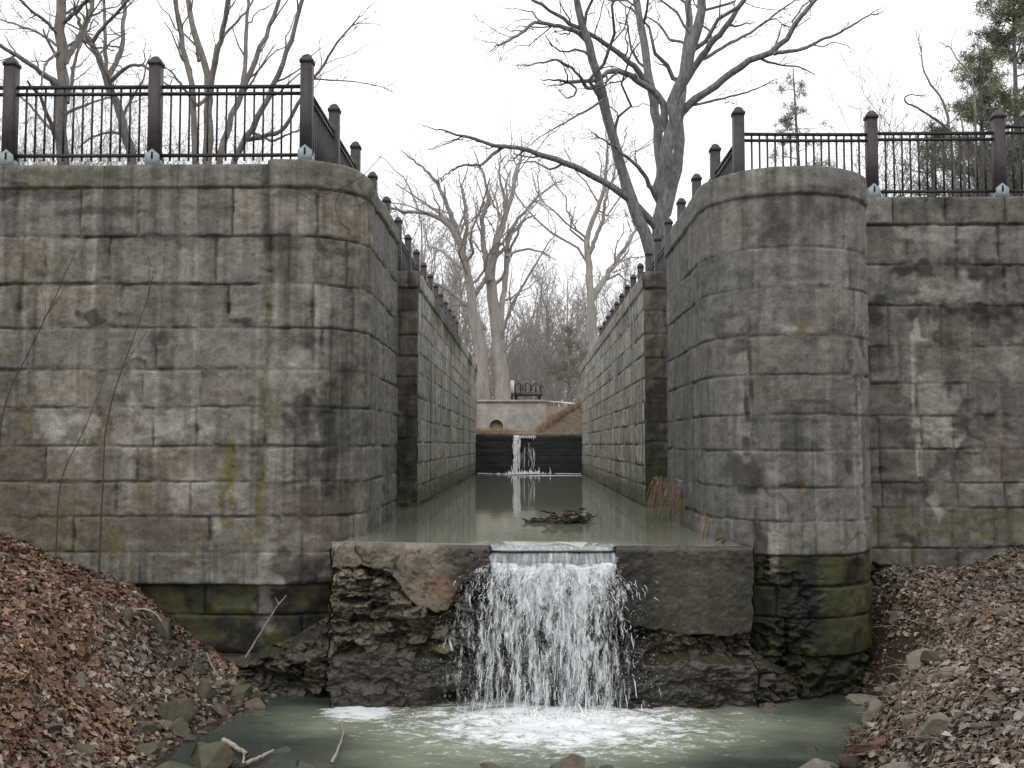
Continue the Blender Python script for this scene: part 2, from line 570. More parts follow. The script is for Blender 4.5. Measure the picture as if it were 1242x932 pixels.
# ---- left wall
lw = tag(empty('lock_wall', (-4.5, 13.9, LOW)), 'stone lock wall with flush squared-off wing and low rounded corner, leaf bank at its foot', 'stone wall')
lw_off = Vector((4.5, -13.9, -LOW))
pl = Path([(-14, FL), (LX, FL), (LX, 17.2), (LX - 0.55, 17.2), (LX - 0.55, 20.4), (LX, 20.4), (LX, 44.6)], [0, 0.95, 0.03, 0.03, 0.03, 0.03, 0], 1)
zl = zrows(250, FL, [197, 228, 287, 345, 398, 449, 494, 542, 585, 627, 671, 710, 748, 796, 850, 900])
zl[0] = LT
uX = lambda px: pl.u_of(W(px, 400, FL).x, FL)
fx = {0: [118, 205, 322], 1: [15, 165, 280], 2: [52, 130, 260, 325], 3: [145, 277, 325, 380], 4: [127, 190, 324, 395], 5: [37, 110, 245, 323], 6: [105, 188, 240, 322],
      7: [60, 170, 285, 322], 8: [40, 145, 235, 315], 9: [95, 180, 258, 340], 10: [140, 235, 318], 11: [250, 315]}
fixed_l = {k: [uX(p) for p in v] for k, v in fx.items()}
def FE(kind, px, py, rx, ry, amt):
    s = FL / FPX
    p = W(px, py, FL)
    return (kind, pl.u_of(p.x, FL), p.z, rx * s, ry * s, amt)
feats_l = [FE('lite', 70, 515, 40, 26, .75), FE('lite', 190, 520, 55, 24, .55), FE('olive', 122, 515, 14, 30, .8), FE('moss', 27, 505, 10, 16, .6), FE('moss', 172, 590, 9, 14, .9),
           FE('moss', 276, 560, 8, 30, .9), FE('moss', 278, 610, 10, 30, .8), FE('moss', 305, 650, 12, 20, .8), FE('moss', 316, 600, 5, 60, .85), FE('moss', 330, 505, 9, 14, .7), FE('moss', 235, 660, 8, 15, .4),
           FE('dark', 110, 388, 12, 9, .9), FE('dark', 93, 384, 6, 6, .9), FE('dark', 296, 391, 16, 7, .95), FE('dark', 188, 408, 14, 10, .7), FE('dark', 168, 441, 9, 8, .9),
           FE('dark', 385, 495, 20, 14, .75), FE('dark', 355, 480, 30, 20, .5), FE('dark', 350, 512, 7, 9, .8), FE('dark', 376, 560, 11, 70, .75), FE('dark', 398, 560, 6, 90, .7), FE('dark', 412, 545, 7, 80, .8),
           FE('dark', 340, 318, 18, 32, .5), FE('dark', 390, 320, 10, 30, .55), FE('dark', 130, 257, 60, 6, .75), FE('dark', 60, 235, 90, 7, .6), FE('dark', 350, 235, 30, 5, .6), FE('dark', 250, 250, 30, 5, .5),
           FE('dark', 400, 300, 60, 6, .7), FE('dark', 330, 290, 60, 5, .6), FE('brown', 60, 600, 110, 55, .65), FE('brown', 190, 640, 90, 40, .6), FE('brown', 20, 560, 40, 50, .6), FE('olive', 60, 640, 90, 40, .5),
           FE('lite', 265, 640, 7, 18, .8), FE('lite', 235, 595, 22, 20, .5), FE('lite', 375, 320, 8, 30, .35), FE('olive', 325, 380, 6, 60, .7), FE('olive', 322, 470, 8, 30, .7), FE('dark', 325, 290, 5, 14, .5),
           FE('olive', 10, 425, 14, 30, .5), FE('olive', 40, 330, 40, 30, .35), FE('olive', 90, 215, 60, 14, .45), FE('dark', 365, 690, 40, 20, .9), FE('lite', 320, 712, 18, 40, .35), FE('brown', 380, 640, 40, 40, .5),
           FE('lite', 345, 455, 25, 25, .4), FE('lite', 370, 445, 16, 22, .4), FE('dark', 150, 345, 120, 3, .6), FE('dark', 190, 287, 80, 4, .7), FE('lite', 180, 460, 20, 20, .35)]
ledge_z = W(250, 710, FL).z
foot_z = W(250, 797, FL).z
def hmod_l(U, Z, h, rgb, a):
    front = sst(pl.u_of(LX, 15.0), pl.u_of(LX, 14.0), U)
    h = h - 0.13 * sst(ledge_z + 0.01, ledge_z - 0.02, Z) * front
    rock = fbm(U * 1.7, Z * 2.4, 5, 900, 5)
    lay = fbm(U * 0.8, Z * 9 + U * 0.6, 5, 903, 3)
    f = sst(foot_z + 0.02, foot_z - 0.04, Z) * front
    h = h + f * (0.20 + 0.35 * (rock - 0.5) + 0.16 * (lay - 0.5))
    c = np.array([0.085, 0.072, 0.052]) * (0.3 + 1.4 * rock[..., None])
    rgb = rgb * (1 - f[..., None]) + c * f[..., None]
    g = sst(pl.u_of(LX, 13.9), pl.u_of(LX, 14.6), U)[..., None] * 0.25
    return h, rgb * (1 - g) + g * np.array([0.17, 0.175, 0.175])
uA, uB = pl.u_of(-9.0, FL), pl.u_of(LX, 17.2) + 0.02
seamL = pl.u_of(W(325, 250, FL).x, FL)
zt_l = lambda u: np.where(u < seamL, LT - 0.02, LT + 0.045 - 0.12 * sst(pl.u_of(-2.6, FL + 0.1), pl.u_of(LX, 14.6), u)) + 0.02 * (fbm(u * 1.3, u * 0, 2, 77, 3) - 0.5)
w1 = masonry('wing_wall', lw, pl, uA, uB, 0.02, zl, fixed_l, 11, 0.232, zt_l, zbot=-3.4, feats=feats_l, wet_z=ledge_z, hmod=hmod_l,
             spec=[(uA, pl.u_of(-7.2, FL), 0.05), (pl.u_of(-7.2, FL), pl.u_of(LX, 14.6), 0.017), (pl.u_of(LX, 14.6), uB, 0.028)], dz=0.018)
def generic_rows(ztop, zb, seed, lo=0.38, hi=0.5):
    r = np.random.default_rng(seed)
    out, z = [ztop], ztop - 0.34
    while z > zb:
        out.append(z)
        z -= r.uniform(lo, hi)
    return out + [zb]
uC, uD = uB, pl.u_of(LX, 20.4) + 0.03
zt_r = lambda u: np.where(u < pl.u_of(LX - 0.5, 20.42), LT - 0.03, LTC)
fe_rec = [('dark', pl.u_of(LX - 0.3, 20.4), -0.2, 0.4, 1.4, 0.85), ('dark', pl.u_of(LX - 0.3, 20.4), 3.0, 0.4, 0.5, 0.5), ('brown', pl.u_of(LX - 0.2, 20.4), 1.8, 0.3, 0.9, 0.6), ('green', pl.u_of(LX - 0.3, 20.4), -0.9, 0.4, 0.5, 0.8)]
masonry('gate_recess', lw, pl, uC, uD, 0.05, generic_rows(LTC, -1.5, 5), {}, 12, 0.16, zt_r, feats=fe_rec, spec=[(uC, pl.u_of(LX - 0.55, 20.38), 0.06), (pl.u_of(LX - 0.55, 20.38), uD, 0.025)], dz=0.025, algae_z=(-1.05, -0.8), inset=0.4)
uE, uF = uD, pl.u_of(LX, 44.5)
rough_c = lambda s: (lambda U, Z, h, rgb, a: (h * 1.25 - 0.10 * sst(0.60, 0.68, fbm(U * 0.12, Z * 0.0 + np.floor(a['bid'] / 131), 3, s, 1)) * np.exp(-((Z - np.round(Z / 0.9) * 0.9) / 0.05) ** 2), rgb))
def chamber_mod(path, s, mossy):
    def f(U, Z, h, rgb, a):
        h = h * 0.8
        h = h - 0.012 * np.exp(-(a['d'] / 0.018) ** 2) * sst(0.4, 0.6, fbm(U * 0.8, Z * 1.5, 3, s + 9, 3))
        if mossy:
            m = sst(2.3, 3.3, Z + 0.9 * (fbm(U * 1.2, Z * 1.2, 3, s, 3) - 0.5)) * sst(0.4, 0.55, fbm(U * 0.5, Z * 0.6, 1, s + 5, 3))
            m = m[..., None] * 0.8
            rgb = rgb * (1 - m) + np.array([0.060, 0.060, 0.022]) * m
        return h, rgb
    return f
masonry('chamber_wall', lw, pl, uE, uF, 0.05, generic_rows(LTC, -1.5, 6), {}, 13, 0.40, lambda u: LTC + u * 0, spec=[(uE, uE + 6, 0.035), (uE + 6, uF, 0.07)], dz=0.025, blk=(1.1, 2.0), algae_z=(-1.1, -0.55),
        hmod=chamber_mod(pl, 300, True), warm=(1.02, 0.95, 0.80), cool=(0.96, 0.96, 0.92), streak=1.2, inset=0.5)

# ---- right wall
rw = tag(empty('lock_wall', (4.6, 14.5, LOW)), 'stone lock wall with half-round bulging pier nose beside the stepped-back stained wing', 'stone wall')
prt = Path([(13, WR), (4.58, WR), (4.58, FR), (RX, FR), (RX, 17.2), (RX + 0.5, 17.2), (RX + 0.5, 20.4), (RX, 20.4), (RX, 44.6)], [0, 0.03, 1.10, 1.10, 0.03, 0.03, 0.03, 0.03, 0], -1)
zn = zrows(975, FR, [200, 235, 299, 348, 406, 454, 503, 547, 592, 633, 675, 713, 751, 799, 850, 900])
zn[0] = RT
uNs = prt.u_of(4.58, WR)
uNe = prt.u_of(RX, 17.2) + 0.02
def un(px):   # where the nose is crossed by a picture column
    uu = np.linspace(prt.u_of(4.58, 13.9), prt.u_of(RX, 17.0), 3000)
    x, y, nx, ny = prt.at(uu)
    r = np.array([ray(px, 540).x / ray(px, 540).y])
    return uu[np.argmin(np.abs(x / y - r))]
fxr = {0: [], 1: [908, 1030], 2: [872, 1036], 3: [910, 1040], 4: [908, 1036], 5: [912, 1042], 6: [911, 1041], 7: [910, 1043], 8: [915, 1044], 9: [913, 988], 10: [912], 11: [938], 12: [950], 13: [943]}
fixed_r = {k: [un(p) for p in v] for k, v in fxr.items()}
def FN(kind, px, py, rx, ry, amt):
    s = FR / FPX
    return (kind, un(px), W(975, py, FR).z, rx * s, ry * s, amt)
feats_n = [FN('dark', 912, 470, 3, 16, 1), FN('dark', 907, 492, 4, 12, 1), FN('dark', 911, 430, 3, 20, .9), FN('dark', 930, 255, 18, 40, .55), FN('dark', 960, 265, 20, 35, .5), FN('dark', 985, 232, 60, 8, .45), FN('dark', 905, 575, 24, 18, .9), FN('dark', 1030, 565, 7, 9, .9), FN('dark', 965, 586, 12, 6, .9), FN('dark', 938, 445, 6, 5, .8),
           FN('dark', 905, 540, 8, 8, .9), FN('dark', 893, 415, 30, 9, .7), FN('dark', 885, 377, 18, 5, .6), FN('dark', 990, 486, 25, 3, .6), FN('dark', 950, 510, 50, 3, .6), FN('rust', 975, 402, 9, 4, .9), FN('lite', 955, 396, 14, 4, .7), FN('rust', 975, 592, 8, 5, .6),
           FN('moss', 845, 570, 9, 14, .8), FN('moss', 855, 620, 6, 40, .8), FN('moss', 842, 545, 6, 10, .7), FN('dark', 850, 500, 14, 40, .5), FN('dark', 860, 440, 8, 30, .6), FN('lite', 920, 250, 10, 30, .25), FN('lite', 936, 365, 10, 60, .25),
           FN('lite', 1010, 325, 14, 30, .18), FN('dark', 975, 330, 60, 10, .35), FN('dark', 1000, 385, 40, 12, .3), FN('lite', 935, 660, 6, 30, .5), FN('dark', 918, 652, 10, 18, .8), FN('olive', 905, 665, 10, 20, .6), FN('lite', 1044, 600, 4, 90, .3)]
rled = zn[10]
def hmod_r(U, Z, h, rgb, a):
    low = sst(rled + 0.01, rled - 0.03, Z)
    h = h * 0.7
    rk = fbm(U * 2.2, Z * 3.0, 9, 700, 5)
    wu = U + 0.12 * (fbm(U * 3, Z * 3, 2, 711, 4) - 0.5); wz = Z + 0.10 * (fbm(U * 2, Z * 4, 2, 712, 4) - 0.5)
    tl1, e1, i1 = worley(wu * 3.2, wz * 6, 61)
    tl2, e2, i2 = worley(wu * 8, wz * 15, 67)
    left = sst(un(1010), un(955), U) * sst(0.40, 0.56, rk + 0.25 * (i1 - 0.5))
    jn = a['j']
    h = h + low * (-0.02 - 0.03 * jn + left * (0.20 * (i1 - 0.75) + 0.08 * (i2 - 0.5) + 0.07 * tl1 + 0.04 * tl2 - 0.05 * sst(0.1, 0, e1)) + 0.05 * (rk - 0.5))
    ft = sst(zn[13] + 0.02, zn[13] - 0.05, Z)
    h = h + ft * (-0.06 + 0.30 * (rk - 0.5) + 0.10 * (i2 - 0.5))
    rgb = rgb * (1 - (0.55 * ft)[..., None])
    rgb = rgb * (1 - (0.55 * low * sst(0.55, 0.4, rk) * left)[..., None])
    top = sst(un(905), un(880), U)
    g = (top * 0.25)[..., None]
    return h, rgb * (1 - g) + g * np.array([0.17, 0.17, 0.165])
uW0 = prt.u_of(9.8, WR)
masonry('rounded_pier', rw, prt, uNs, uNe, 0.02, zn, fixed_r, 21, 0.215, lambda u: RT + 0.015 * (fbm(u * 1.3, u * 0, 2, 78, 3) - 0.5), zbot=-3.4, feats=feats_n, wet_z=rled, hmod=hmod_r, blk=(1.3, 1.9),
        spec=[(uNs, prt.u_of(4.58, 13.8), 0.04), (prt.u_of(4.58, 13.8), prt.u_of(RX, 14.2), 0.016), (prt.u_of(RX, 14.2), uNe, 0.026)], dz=0.017, warm=(1.03, 0.95, 0.82), cool=(0.98, 0.96, 0.91))
zwg = zrows(1130, WR, [242, 273, 322, 371, 421, 465, 505, 545, 586, 616, 665, 700])
zwg[0] = RTW
uwx = lambda px: prt.u_of(W(px, 400, WR).x, WR)
fxw = {0: [1085, 1150], 1: [1103, 1215], 2: [1112, 1220], 3: [1078, 1196], 4: [1122, 1230], 5: [1110, 1172], 6: [1062, 1115, 1153], 7: [1064, 1112, 1158, 1210], 8: [1065, 1118, 1157, 1213], 9: [1110, 1200], 10: [1100, 1240]}
fixed_w = {k: [uwx(p) for p in v] for k, v in fxw.items()}
def FW(kind, px, py, rx, ry, amt):
    s = WR / FPX
    return (kind, uwx(px), W(px, py, WR).z, rx * s, ry * s, amt)
feats_w = [FW('dark', 1190, 332, 20, 16, .95), FW('dark', 1165, 318, 22, 8, .85), FW('dark', 1110, 328, 24, 9, .9), FW('dark', 1180, 380, 70, 10, .9), FW('dark', 1202, 385, 22, 14, .95), FW('dark', 1062, 377, 16, 16, .9), FW('dark', 1225, 372, 20, 9, .8),
           FW('lite', 1112, 411, 14, 3, 1), FW('lite', 1112, 402, 4, 14, 1), FW('lite', 1106, 440, 3, 34, .8), FW('lite', 1125, 490, 22, 32, .5), FW('lite', 1138, 525, 22, 22, .65), FW('lite', 1112, 552, 4, 16, .95), FW('lite', 1130, 605, 8, 20, .6),
           FW('lite', 1150, 285, 50, 14, .4), FW('lite', 1155, 350, 45, 14, .45), FW('lite', 1225, 440, 20, 18, .4), FW('dark', 1225, 340, 24, 26, .4), FW('dark', 1080, 425, 40, 7, .6), FW('dark', 1090, 520, 40, 12, .5), FW('dark', 1085, 590, 40, 9, .6),
           FW('brown', 1200, 560, 40, 20, .6), FW('olive', 1160, 640, 80, 22, .7), FW('olive', 1080, 640, 30, 22, .6), FW('dark', 1100, 653, 14, 8, .8), FW('dark', 1190, 420, 40, 30, .35), FW('lite', 1185, 585, 40, 14, .35)]
masonry('wing_wall', rw, prt, uW0, uNs, 0.02, zwg, fixed_w, 22, 0.195, lambda u: RTW + 0.015 * (fbm(u * 1.3, u * 0, 2, 79, 3) - 0.5), zbot=-2.6, feats=feats_w, blk=(0.6, 1.1), spec=[(uW0, uwx(1260), 0.05), (uwx(1260), uNs, 0.019)], dz=0.019,
        warm=(1.04, 0.91, 0.76), cool=(0.95, 0.93, 0.88), streak=0.7)
uRc, uRd = uNe, prt.u_of(RX, 20.4) + 0.03
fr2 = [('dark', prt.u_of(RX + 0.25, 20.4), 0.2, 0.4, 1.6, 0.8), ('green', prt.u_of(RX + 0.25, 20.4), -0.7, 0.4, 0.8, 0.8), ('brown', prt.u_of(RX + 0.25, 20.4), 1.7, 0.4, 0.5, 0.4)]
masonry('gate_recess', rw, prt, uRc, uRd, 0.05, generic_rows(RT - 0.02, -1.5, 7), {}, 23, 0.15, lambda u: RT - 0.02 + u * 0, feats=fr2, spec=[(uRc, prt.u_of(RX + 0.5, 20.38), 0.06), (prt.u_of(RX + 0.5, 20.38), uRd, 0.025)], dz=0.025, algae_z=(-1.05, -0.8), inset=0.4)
uRf = prt.u_of(RX, 44.5)
masonry('chamber_wall', rw, prt, uRd, uRf, 0.05, generic_rows(RT - 0.02, -1.5, 8), {}, 24, 0.43, lambda u: RT - 0.02 + u * 0, spec=[(uRd, uRd + 6, 0.035), (uRd + 6, uRf, 0.07)], dz=0.025, blk=(1.1, 2.0), algae_z=(-1.1, -0.6),
        hmod=chamber_mod(prt, 320, False), warm=(1.02, 0.96, 0.81), cool=(0.98, 0.96, 0.90), streak=1.1, inset=0.5)
for root in (lw, rw):
    for ch in root.children:
        ch.matrix_parent_inverse = Matrix.Translation(-Vector(root.location))

# ------------------------------------------------------------------ terrain
def pw(t, pts):
    return np.interp(t, [p[0] for p in pts], [p[1] for p in pts])

def toe_left(Y):
    return pw(Y, [(-40, -1.5), (5, -2.2), (8.5, -2.95), (9.6, -3.0), (10.7, -3.2), (12.4, -3.05), (16, -3.3)])

def toe_right(Y):
    return pw(Y, [(-40, 1.2), (5, 1.7), (9.3, 2.55), (9.8, 2.85), (10.5, 3.2), (12, 3.95), (13.5, 4.3), (16, 4.4)])

def H(X, Y, rough=True):
    X = np.asarray(X, float); Y = np.asarray(Y, float)
    n1 = fbm(X * 0.55, Y * 0.55, 0, 400, 3) - 0.5
    n2 = fbm(X * 2.3, Y * 2.3, 0, 410, 3) - 0.5
    tl = toe_left(Y) - X + 0.5 * n1
    trr = X - toe_right(Y) + 0.5 * n1
    zl_ = -3.2 + pw(tl, [(-0.8, -0.16), (0, 0), (0.5, 0.15), (1.0, 0.42), (2.1, 1.36), (3.9, 2.12), (7, 3.0), (12, 4.6), (25, 6.5), (60, 7)])
    zr_ = -3.2 + pw(trr, [(-0.8, -0.16), (0, 0), (0.35, 0.28), (0.9, 0.95), (1.6, 1.35), (3.4, 1.86), (7, 2.7), (12, 4.6), (25, 6.5), (60, 7)])
    zr_ = zr_ + 0.42 * sst(12.2, 14.0, Y) * sst(0.05, 0.6, trr) * (1 - sst(0.7, 2.0, trr)) - 0.10 * sst(1.0, 2.0, trr) * (1 - sst(2.4, 3.4, trr))
    bed = -3.42 + 0.25 * n1 + 0.16 * n2 + np.clip(9.55 - Y, 0, 30) * 0.30
    bed = np.minimum(bed, -1.7 + 0.1 * n1)
    down = np.maximum(np.maximum(zl_, zr_), bed) + 0.24 * n2 * sst(0, 0.8, np.maximum(tl, trr))
    plat = np.where(X < 0, LT - 0.06, np.where(Y < 16.6, RTW - 0.06, RT - 0.05))
    plat = plat + 0.0 * X
    inch = (X > LX - 0.9) & (X < RX + 0.9)
    up = np.where(inch, -3.3, plat)
    # above the far weir
    sb = 0.42 + 0.06 * n2
    rb = 0.42 + pw(X - 0.45 + 0.5 * n1, [(0, 0), (0.6, 0.35), (1.6, 1.0), (2.6, 1.6), (4, 2.1), (7, 3.1)])
    lb = 0.42 + pw(-X - 2.9, [(0, 0), (1.5, 1.6), (4, 3.1)])
    hill = 2.35 + np.clip(Y - 70, 0, 60) * 0.015
    far = np.maximum(np.maximum(sb, rb), lb)
    bl_ = np.clip((Y - 52.3) / (0.6 + 9 * sst(0.6, 1.1, X)), 0, 1)
    far = far * (1 - bl_) + np.maximum(hill, np.minimum(rb, 3.2) * sst(75, 55, Y)) * bl_
    up = np.where(Y > 44.3, np.where((X < LX - 2.0) & (Y < 50), lb, far), up)
    side = np.where(X < 0, Y > 14.3, Y > 16.2)
    inner = (X > LX - 0.9) & (X < RX + 0.9) & (Y > 13.6)
    return np.where(side | inner, up, down)

def axis(spans):
    return np.unique(np.concatenate([np.arange(a, b, d) for a, b, d in spans] + [[spans[-1][1]]]))

ax_ = axis([(-900, -100, 100), (-100, -30, 10), (-30, -10, 1.0), (-10, 10, 0.11), (10, 30, 1.0), (30, 100, 10), (100, 900.1, 100)])
ay_ = axis([(-300, -40, 40), (-40, -4, 3), (-4, 5, 0.4), (5, 16.6, 0.11), (16.6, 44, 1.2), (44, 56, 0.2), (56, 100, 3), (100, 1500.1, 100)])
gx, gy = np.meshgrid(ax_, ay_)
gz = H(gx, gy)
M_ground, nt, b = mat_new('leafy bank soil')
v = objvec(nt)
n1 = noise(nt, 7, 6, 0.75, v); n2 = noise(nt, 1.2, 3, 0.6, v)
c = ramp(nt, n1, [(0.28, (0.020, 0.016, 0.012)), (0.5, (0.058, 0.044, 0.033)), (0.72, (0.115, 0.085, 0.062))])
c = mult(nt, c, ramp(nt, n2, [(0.3, (0.8, 0.78, 0.7)), (0.7, (1.15, 1.05, 1.0))]))
gg = N(nt, 'ShaderNodeNewGeometry'); sx = N(nt, 'ShaderNodeSeparateXYZ')
nt.links.new(gg.outputs['Position'], sx.inputs[0])
mr = N(nt, 'ShaderNodeMapRange'); mr.inputs['From Min'].default_value = 43.4; mr.inputs['From Max'].default_value = 44
nt.links.new(sx.outputs['Y'], mr.inputs['Value'])
cg = ramp(nt, n1, [(0.3, (0.17, 0.135, 0.10)), (0.7, (0.33, 0.265, 0.20))])
c = mixf(nt, mr.outputs['Result'], c, cg)
nt.links.new(c, b.inputs['Base Color'])
b.inputs['Roughness'].default_value = 0.95
b.inputs['Specular IOR Level'].default_value = 0.15
bump(nt, b, n1, 0.9, 0.05)
ground = mesh_np('ground', np.stack([gx, gy, gz], -1).reshape(-1, 3), grid_quads(len(ax_), len(ay_)), None, M_ground, None, True)
tag(ground, kind='structure')

def hit(px, py):
    """where a sight line meets the ground"""
    r = ray(px, py)
    t = np.linspace(3, 60, 3000)
    x, y, z = r.x / r.y * t, t, r.z / r.y * t
    k = np.argmax(z < np.maximum(H(x, y), LOW))
    return Vector((x[k], y[k], float(H(x[k], y[k]))))

# ------------------------------------------------------------------ water
FXC, FYC = 0.33, 11.75
def mat_water(name, deep, milk, foamy, bscale, bstr, stretch=(1, 1, 1)):
    m, nt, b = mat_new(name)
    v = objvec(nt, stretch)
    n1 = noise(nt, bscale, 3, 0.55, v)
    if foamy:
        g = N(nt, 'ShaderNodeNewGeometry')
        mask = attr(nt, 'milk', 'Fac'); fm = attr(nt, 'foam', 'Fac')
        c = mixf(nt, mask, deep, milk)
        nf = noise(nt, 5.5, 6, 0.75, objvec(nt, (0.75, 1.5, 1)))
        nf2 = noise(nt, 26, 4, 0.75, objvec(nt, (0.8, 1.5, 1)))
        a = N(nt, 'ShaderNodeMath'); a.operation = 'MULTIPLY_ADD'; a.inputs[1].default_value = 1.7
        nt.links.new(nf, a.inputs[0]); nt.links.new(fm, a.inputs[2])
        a2 = N(nt, 'ShaderNodeMath'); a2.operation = 'MULTIPLY_ADD'; a2.inputs[1].default_value = 0.85
        nt.links.new(nf2, a2.inputs[0]); nt.links.new(a.outputs[0], a2.inputs[2])
        mr = N(nt, 'ShaderNodeMapRange'); mr.interpolation_type = 'SMOOTHSTEP'
        mr.inputs['From Min'].default_value = 1.40; mr.inputs['From Max'].default_value = 1.82
        nt.links.new(a2.outputs[0], mr.inputs['Value'])
        c = mixf(nt, mr.outputs['Result'], c, (0.80, 0.84, 0.85))
        rr = N(nt, 'ShaderNodeMapRange'); rr.inputs['To Min'].default_value = 0.06; rr.inputs['To Max'].default_value = 0.65
        nt.links.new(mr.outputs['Result'], rr.inputs['Value']); nt.links.new(rr.outputs['Result'], b.inputs['Roughness'])
        nt.links.new(c, b.inputs['Base Color'])
    else:
        b.inputs['Base Color'].default_value = (*deep, 1)
        b.inputs['Roughness'].default_value = 0.05
    b.inputs['IOR'].default_value = 1.33
    bump(nt, b, n1, bstr, 0.03)
    return m
M_pool = mat_water('calm green water', (0.185, 0.205, 0.15), (0, 0, 0), False, 2.2, 0.10, (1.0, 0.5, 1))
xs = np.linspace(-3.0, 3.0, 61); ys = axis([(12.42, 14, 0.1), (14, 44.3, 0.5)])
X, Y = np.meshgrid(xs, ys)
lipx = sst(-0.75, -0.3, X) * sst(1.45, 0.95, X)
Z = POOL - 0.05 * sst(13.3, 12.42, Y) * lipx - 0.004
X = np.where(Y < 13.7, np.clip(X, -2.37, 2.52), X)
pool = tag(mesh_np('pool_water', np.stack([X, Y, Z], -1).reshape(-1, 3), grid_quads(len(xs), len(ys)), None, M_pool, None, True), kind='structure')

xs = np.linspace(-6.5, 6.5, 420); ys = np.linspace(5.0, 13.6, 300)
X, Y = np.meshgrid(xs, ys)
rr_ = np.sqrt(((X - FXC) / 1.9) ** 2 + ((Y - FYC + 0.15) / 1.25) ** 2)
rr2 = np.sqrt(((X - FXC - 0.05) / 3.4) ** 2 + ((Y - 11.6) / 1.55) ** 2) + 0.75 * (fbm(X * 0.9, Y * 1.2, 2, 500, 3) - 0.5)
milk = sst(1.25, 0.55, rr2)
pf = W(432, 862, 1); pf = pf * (LOW / pf.z)
raft = np.exp(-np.abs((X - pf.x) / 0.42) ** 3 - np.abs((Y - pf.y) / 0.42) ** 3)
foam = 0.60 * sst(1.5, 0.0, rr_) - 0.30 * sst(0.75, 1.5, rr2) - 0.02 + 0.62 * raft
amp = 0.015 + 0.09 * sst(1.4, 0.1, rr_)
Z = LOW + amp * (fbm(X * 4, Y * 5.5, 3, 510, 4) - 0.4) + 0.012 * np.sin(rr_ * 14 + 3 * fbm(X, Y, 0, 520, 2)) * sst(2.6, 0.8, rr_)
M_low = mat_water('churned stream water', (0.045, 0.053, 0.045), (0.245, 0.272, 0.195), True, 7, 0.22, (1, 1.3, 1))
stream = tag(mesh_np('stream_water', np.stack([X, Y, Z], -1).reshape(-1, 3), grid_quads(len(xs), len(ys)), None, M_low, None, True, attrs={'milk': milk, 'foam': foam}), kind='structure')

# ------------------------------------------------------------------ near weir
wx0, wx1 = -2.40, 2.70
WY = 12.42
xs = np.linspace(wx0, wx1, 470)
zt0 = POOL + 0.015
notch = sst(-0.47, -0.39, xs) * sst(1.08, 1.02, xs)
zs_ = np.linspace(0, 1, 205)
U, T = np.meshgrid(xs, zs_)
ztop = zt0 + 0.025 * sst(-0.6, -1.6, U) - 0.03 * sst(1.0, 1.5, U) * 0 - 0.10 * notch[None, :] + 0.02 * (fbm(U * 3, U * 0, 0, 601, 4) - 0.5)
ZZ = ztop + (-3.45 - ztop) * T
capL = np.where(U < -0.4, 1.0, 0.0)
bot_l = -1.50 - 0.16 * sst(-1.9, -0.9, U) * sst(-0.35, -0.75, U) - 0.34 * sst(-1.7, -1.35, U) * sst(-0.75, -1.0, U) + 0.16 * (fbm(U * 3, U * 0, 1, 602, 3) - 0.5)
bot_r = -2.20 - 0.10 * sst(1.2, 1.9, U) + 0.36 * sst(1.3, 1.05, U) + 0.14 * (fbm(U * 2.5, U * 0, 1, 603, 3) - 0.5)
bot = np.where(U < 0.3, bot_l, bot_r) + 0.09 * (fbm(U * 11, ZZ * 5, 1, 604, 4) - 0.5)
cap = sst(bot - 0.01, bot + 0.03, ZZ) * (1 - notch[None, :])
wu = U + 0.10 * (fbm(U * 3, ZZ * 3, 2, 611, 4) - 0.5); wz_ = ZZ + 0.10 * (fbm(U * 2, ZZ * 4, 2, 612, 4) - 0.5)
t1_, e1, i1 = worley(wu * 4.2, wz_ * 9.5, 41)
t2_, e2, i2 = worley(wu * 9.5, wz_ * 20, 47)
rk = fbm(U * 2.2, ZZ * 4.0, 6, 620, 5)
bl = 0.65 * i1 + 0.35 * i2
joint = np.maximum(sst(0.09, 0.0, e1), 0.6 * sst(0.08, 0.0, e2))
chip = fbm(U * 18, ZZ * 22, 6, 621, 3)
out = 0.24 * (i1 - 0.5) + 0.09 * (i2 - 0.5) + 0.10 * t1_ + 0.05 * t2_ + 0.34 * (rk - 0.5) - 0.05 * joint + 0.035 * (chip - 0.5)
out = np.where(U < 0.3, out - 0.10 + 0.06, out - 0.16)
out = out - 0.30 * notch[None, :] * sst(-1.36, -1.5, ZZ) - 0.12 * notch[None, :]
ftz = np.where(U < 0.3, -2.52, -2.62) + 0.25 * (fbm(U * 1.6, U * 0, 3, 630, 3) - 0.5)
foot = sst(ftz + 0.03, ftz - 0.03, ZZ)
under = sst(-2.85, -3.05, ZZ) * sst(-1.4, -0.8, U) * sst(0.2, -0.4, U)
out = out * (1 - 0.75 * foot) + foot * (0.16 + 0.22 * (fbm(U * 2.5, ZZ * 3, 3, 640, 5) - 0.5) + 0.05 * (chip - 0.5)) - 0.35 * under
ck = sst(0.022, 0.0, np.abs(fbm(U * 1.6, ZZ * 1.6, 5, 657, 4) - 0.5)) * sst(0.5, 0.6, fbm(U * 1.1, ZZ * 1.1, 6, 658, 2))
pit = sst(0.64, 0.74, fbm(U * 16, ZZ * 16, 3, 656, 3))
conc = 0.05 * (fbm(U * 2, ZZ * 2, 3, 650, 4) - 0.5) + 0.02 * (fbm(U * 14, ZZ * 14, 3, 655, 3) - 0.5) - 0.02 * ck * (U < 0) - 0.012 * pit * (U < 0)
edge = -0.05 * np.exp(-T / 0.012)
hh = out * (1 - cap) + (conc + 0.04) * cap + edge
nmd = fbm(U * 7, ZZ * 9, 3, 660, 4)
c_rock = np.array([0.085, 0.072, 0.048]) * (0.25 + 1.5 * fbm(U * 4, ZZ * 7, 3, 665, 4)[..., None]) * (0.6 + 0.7 * bl[..., None])
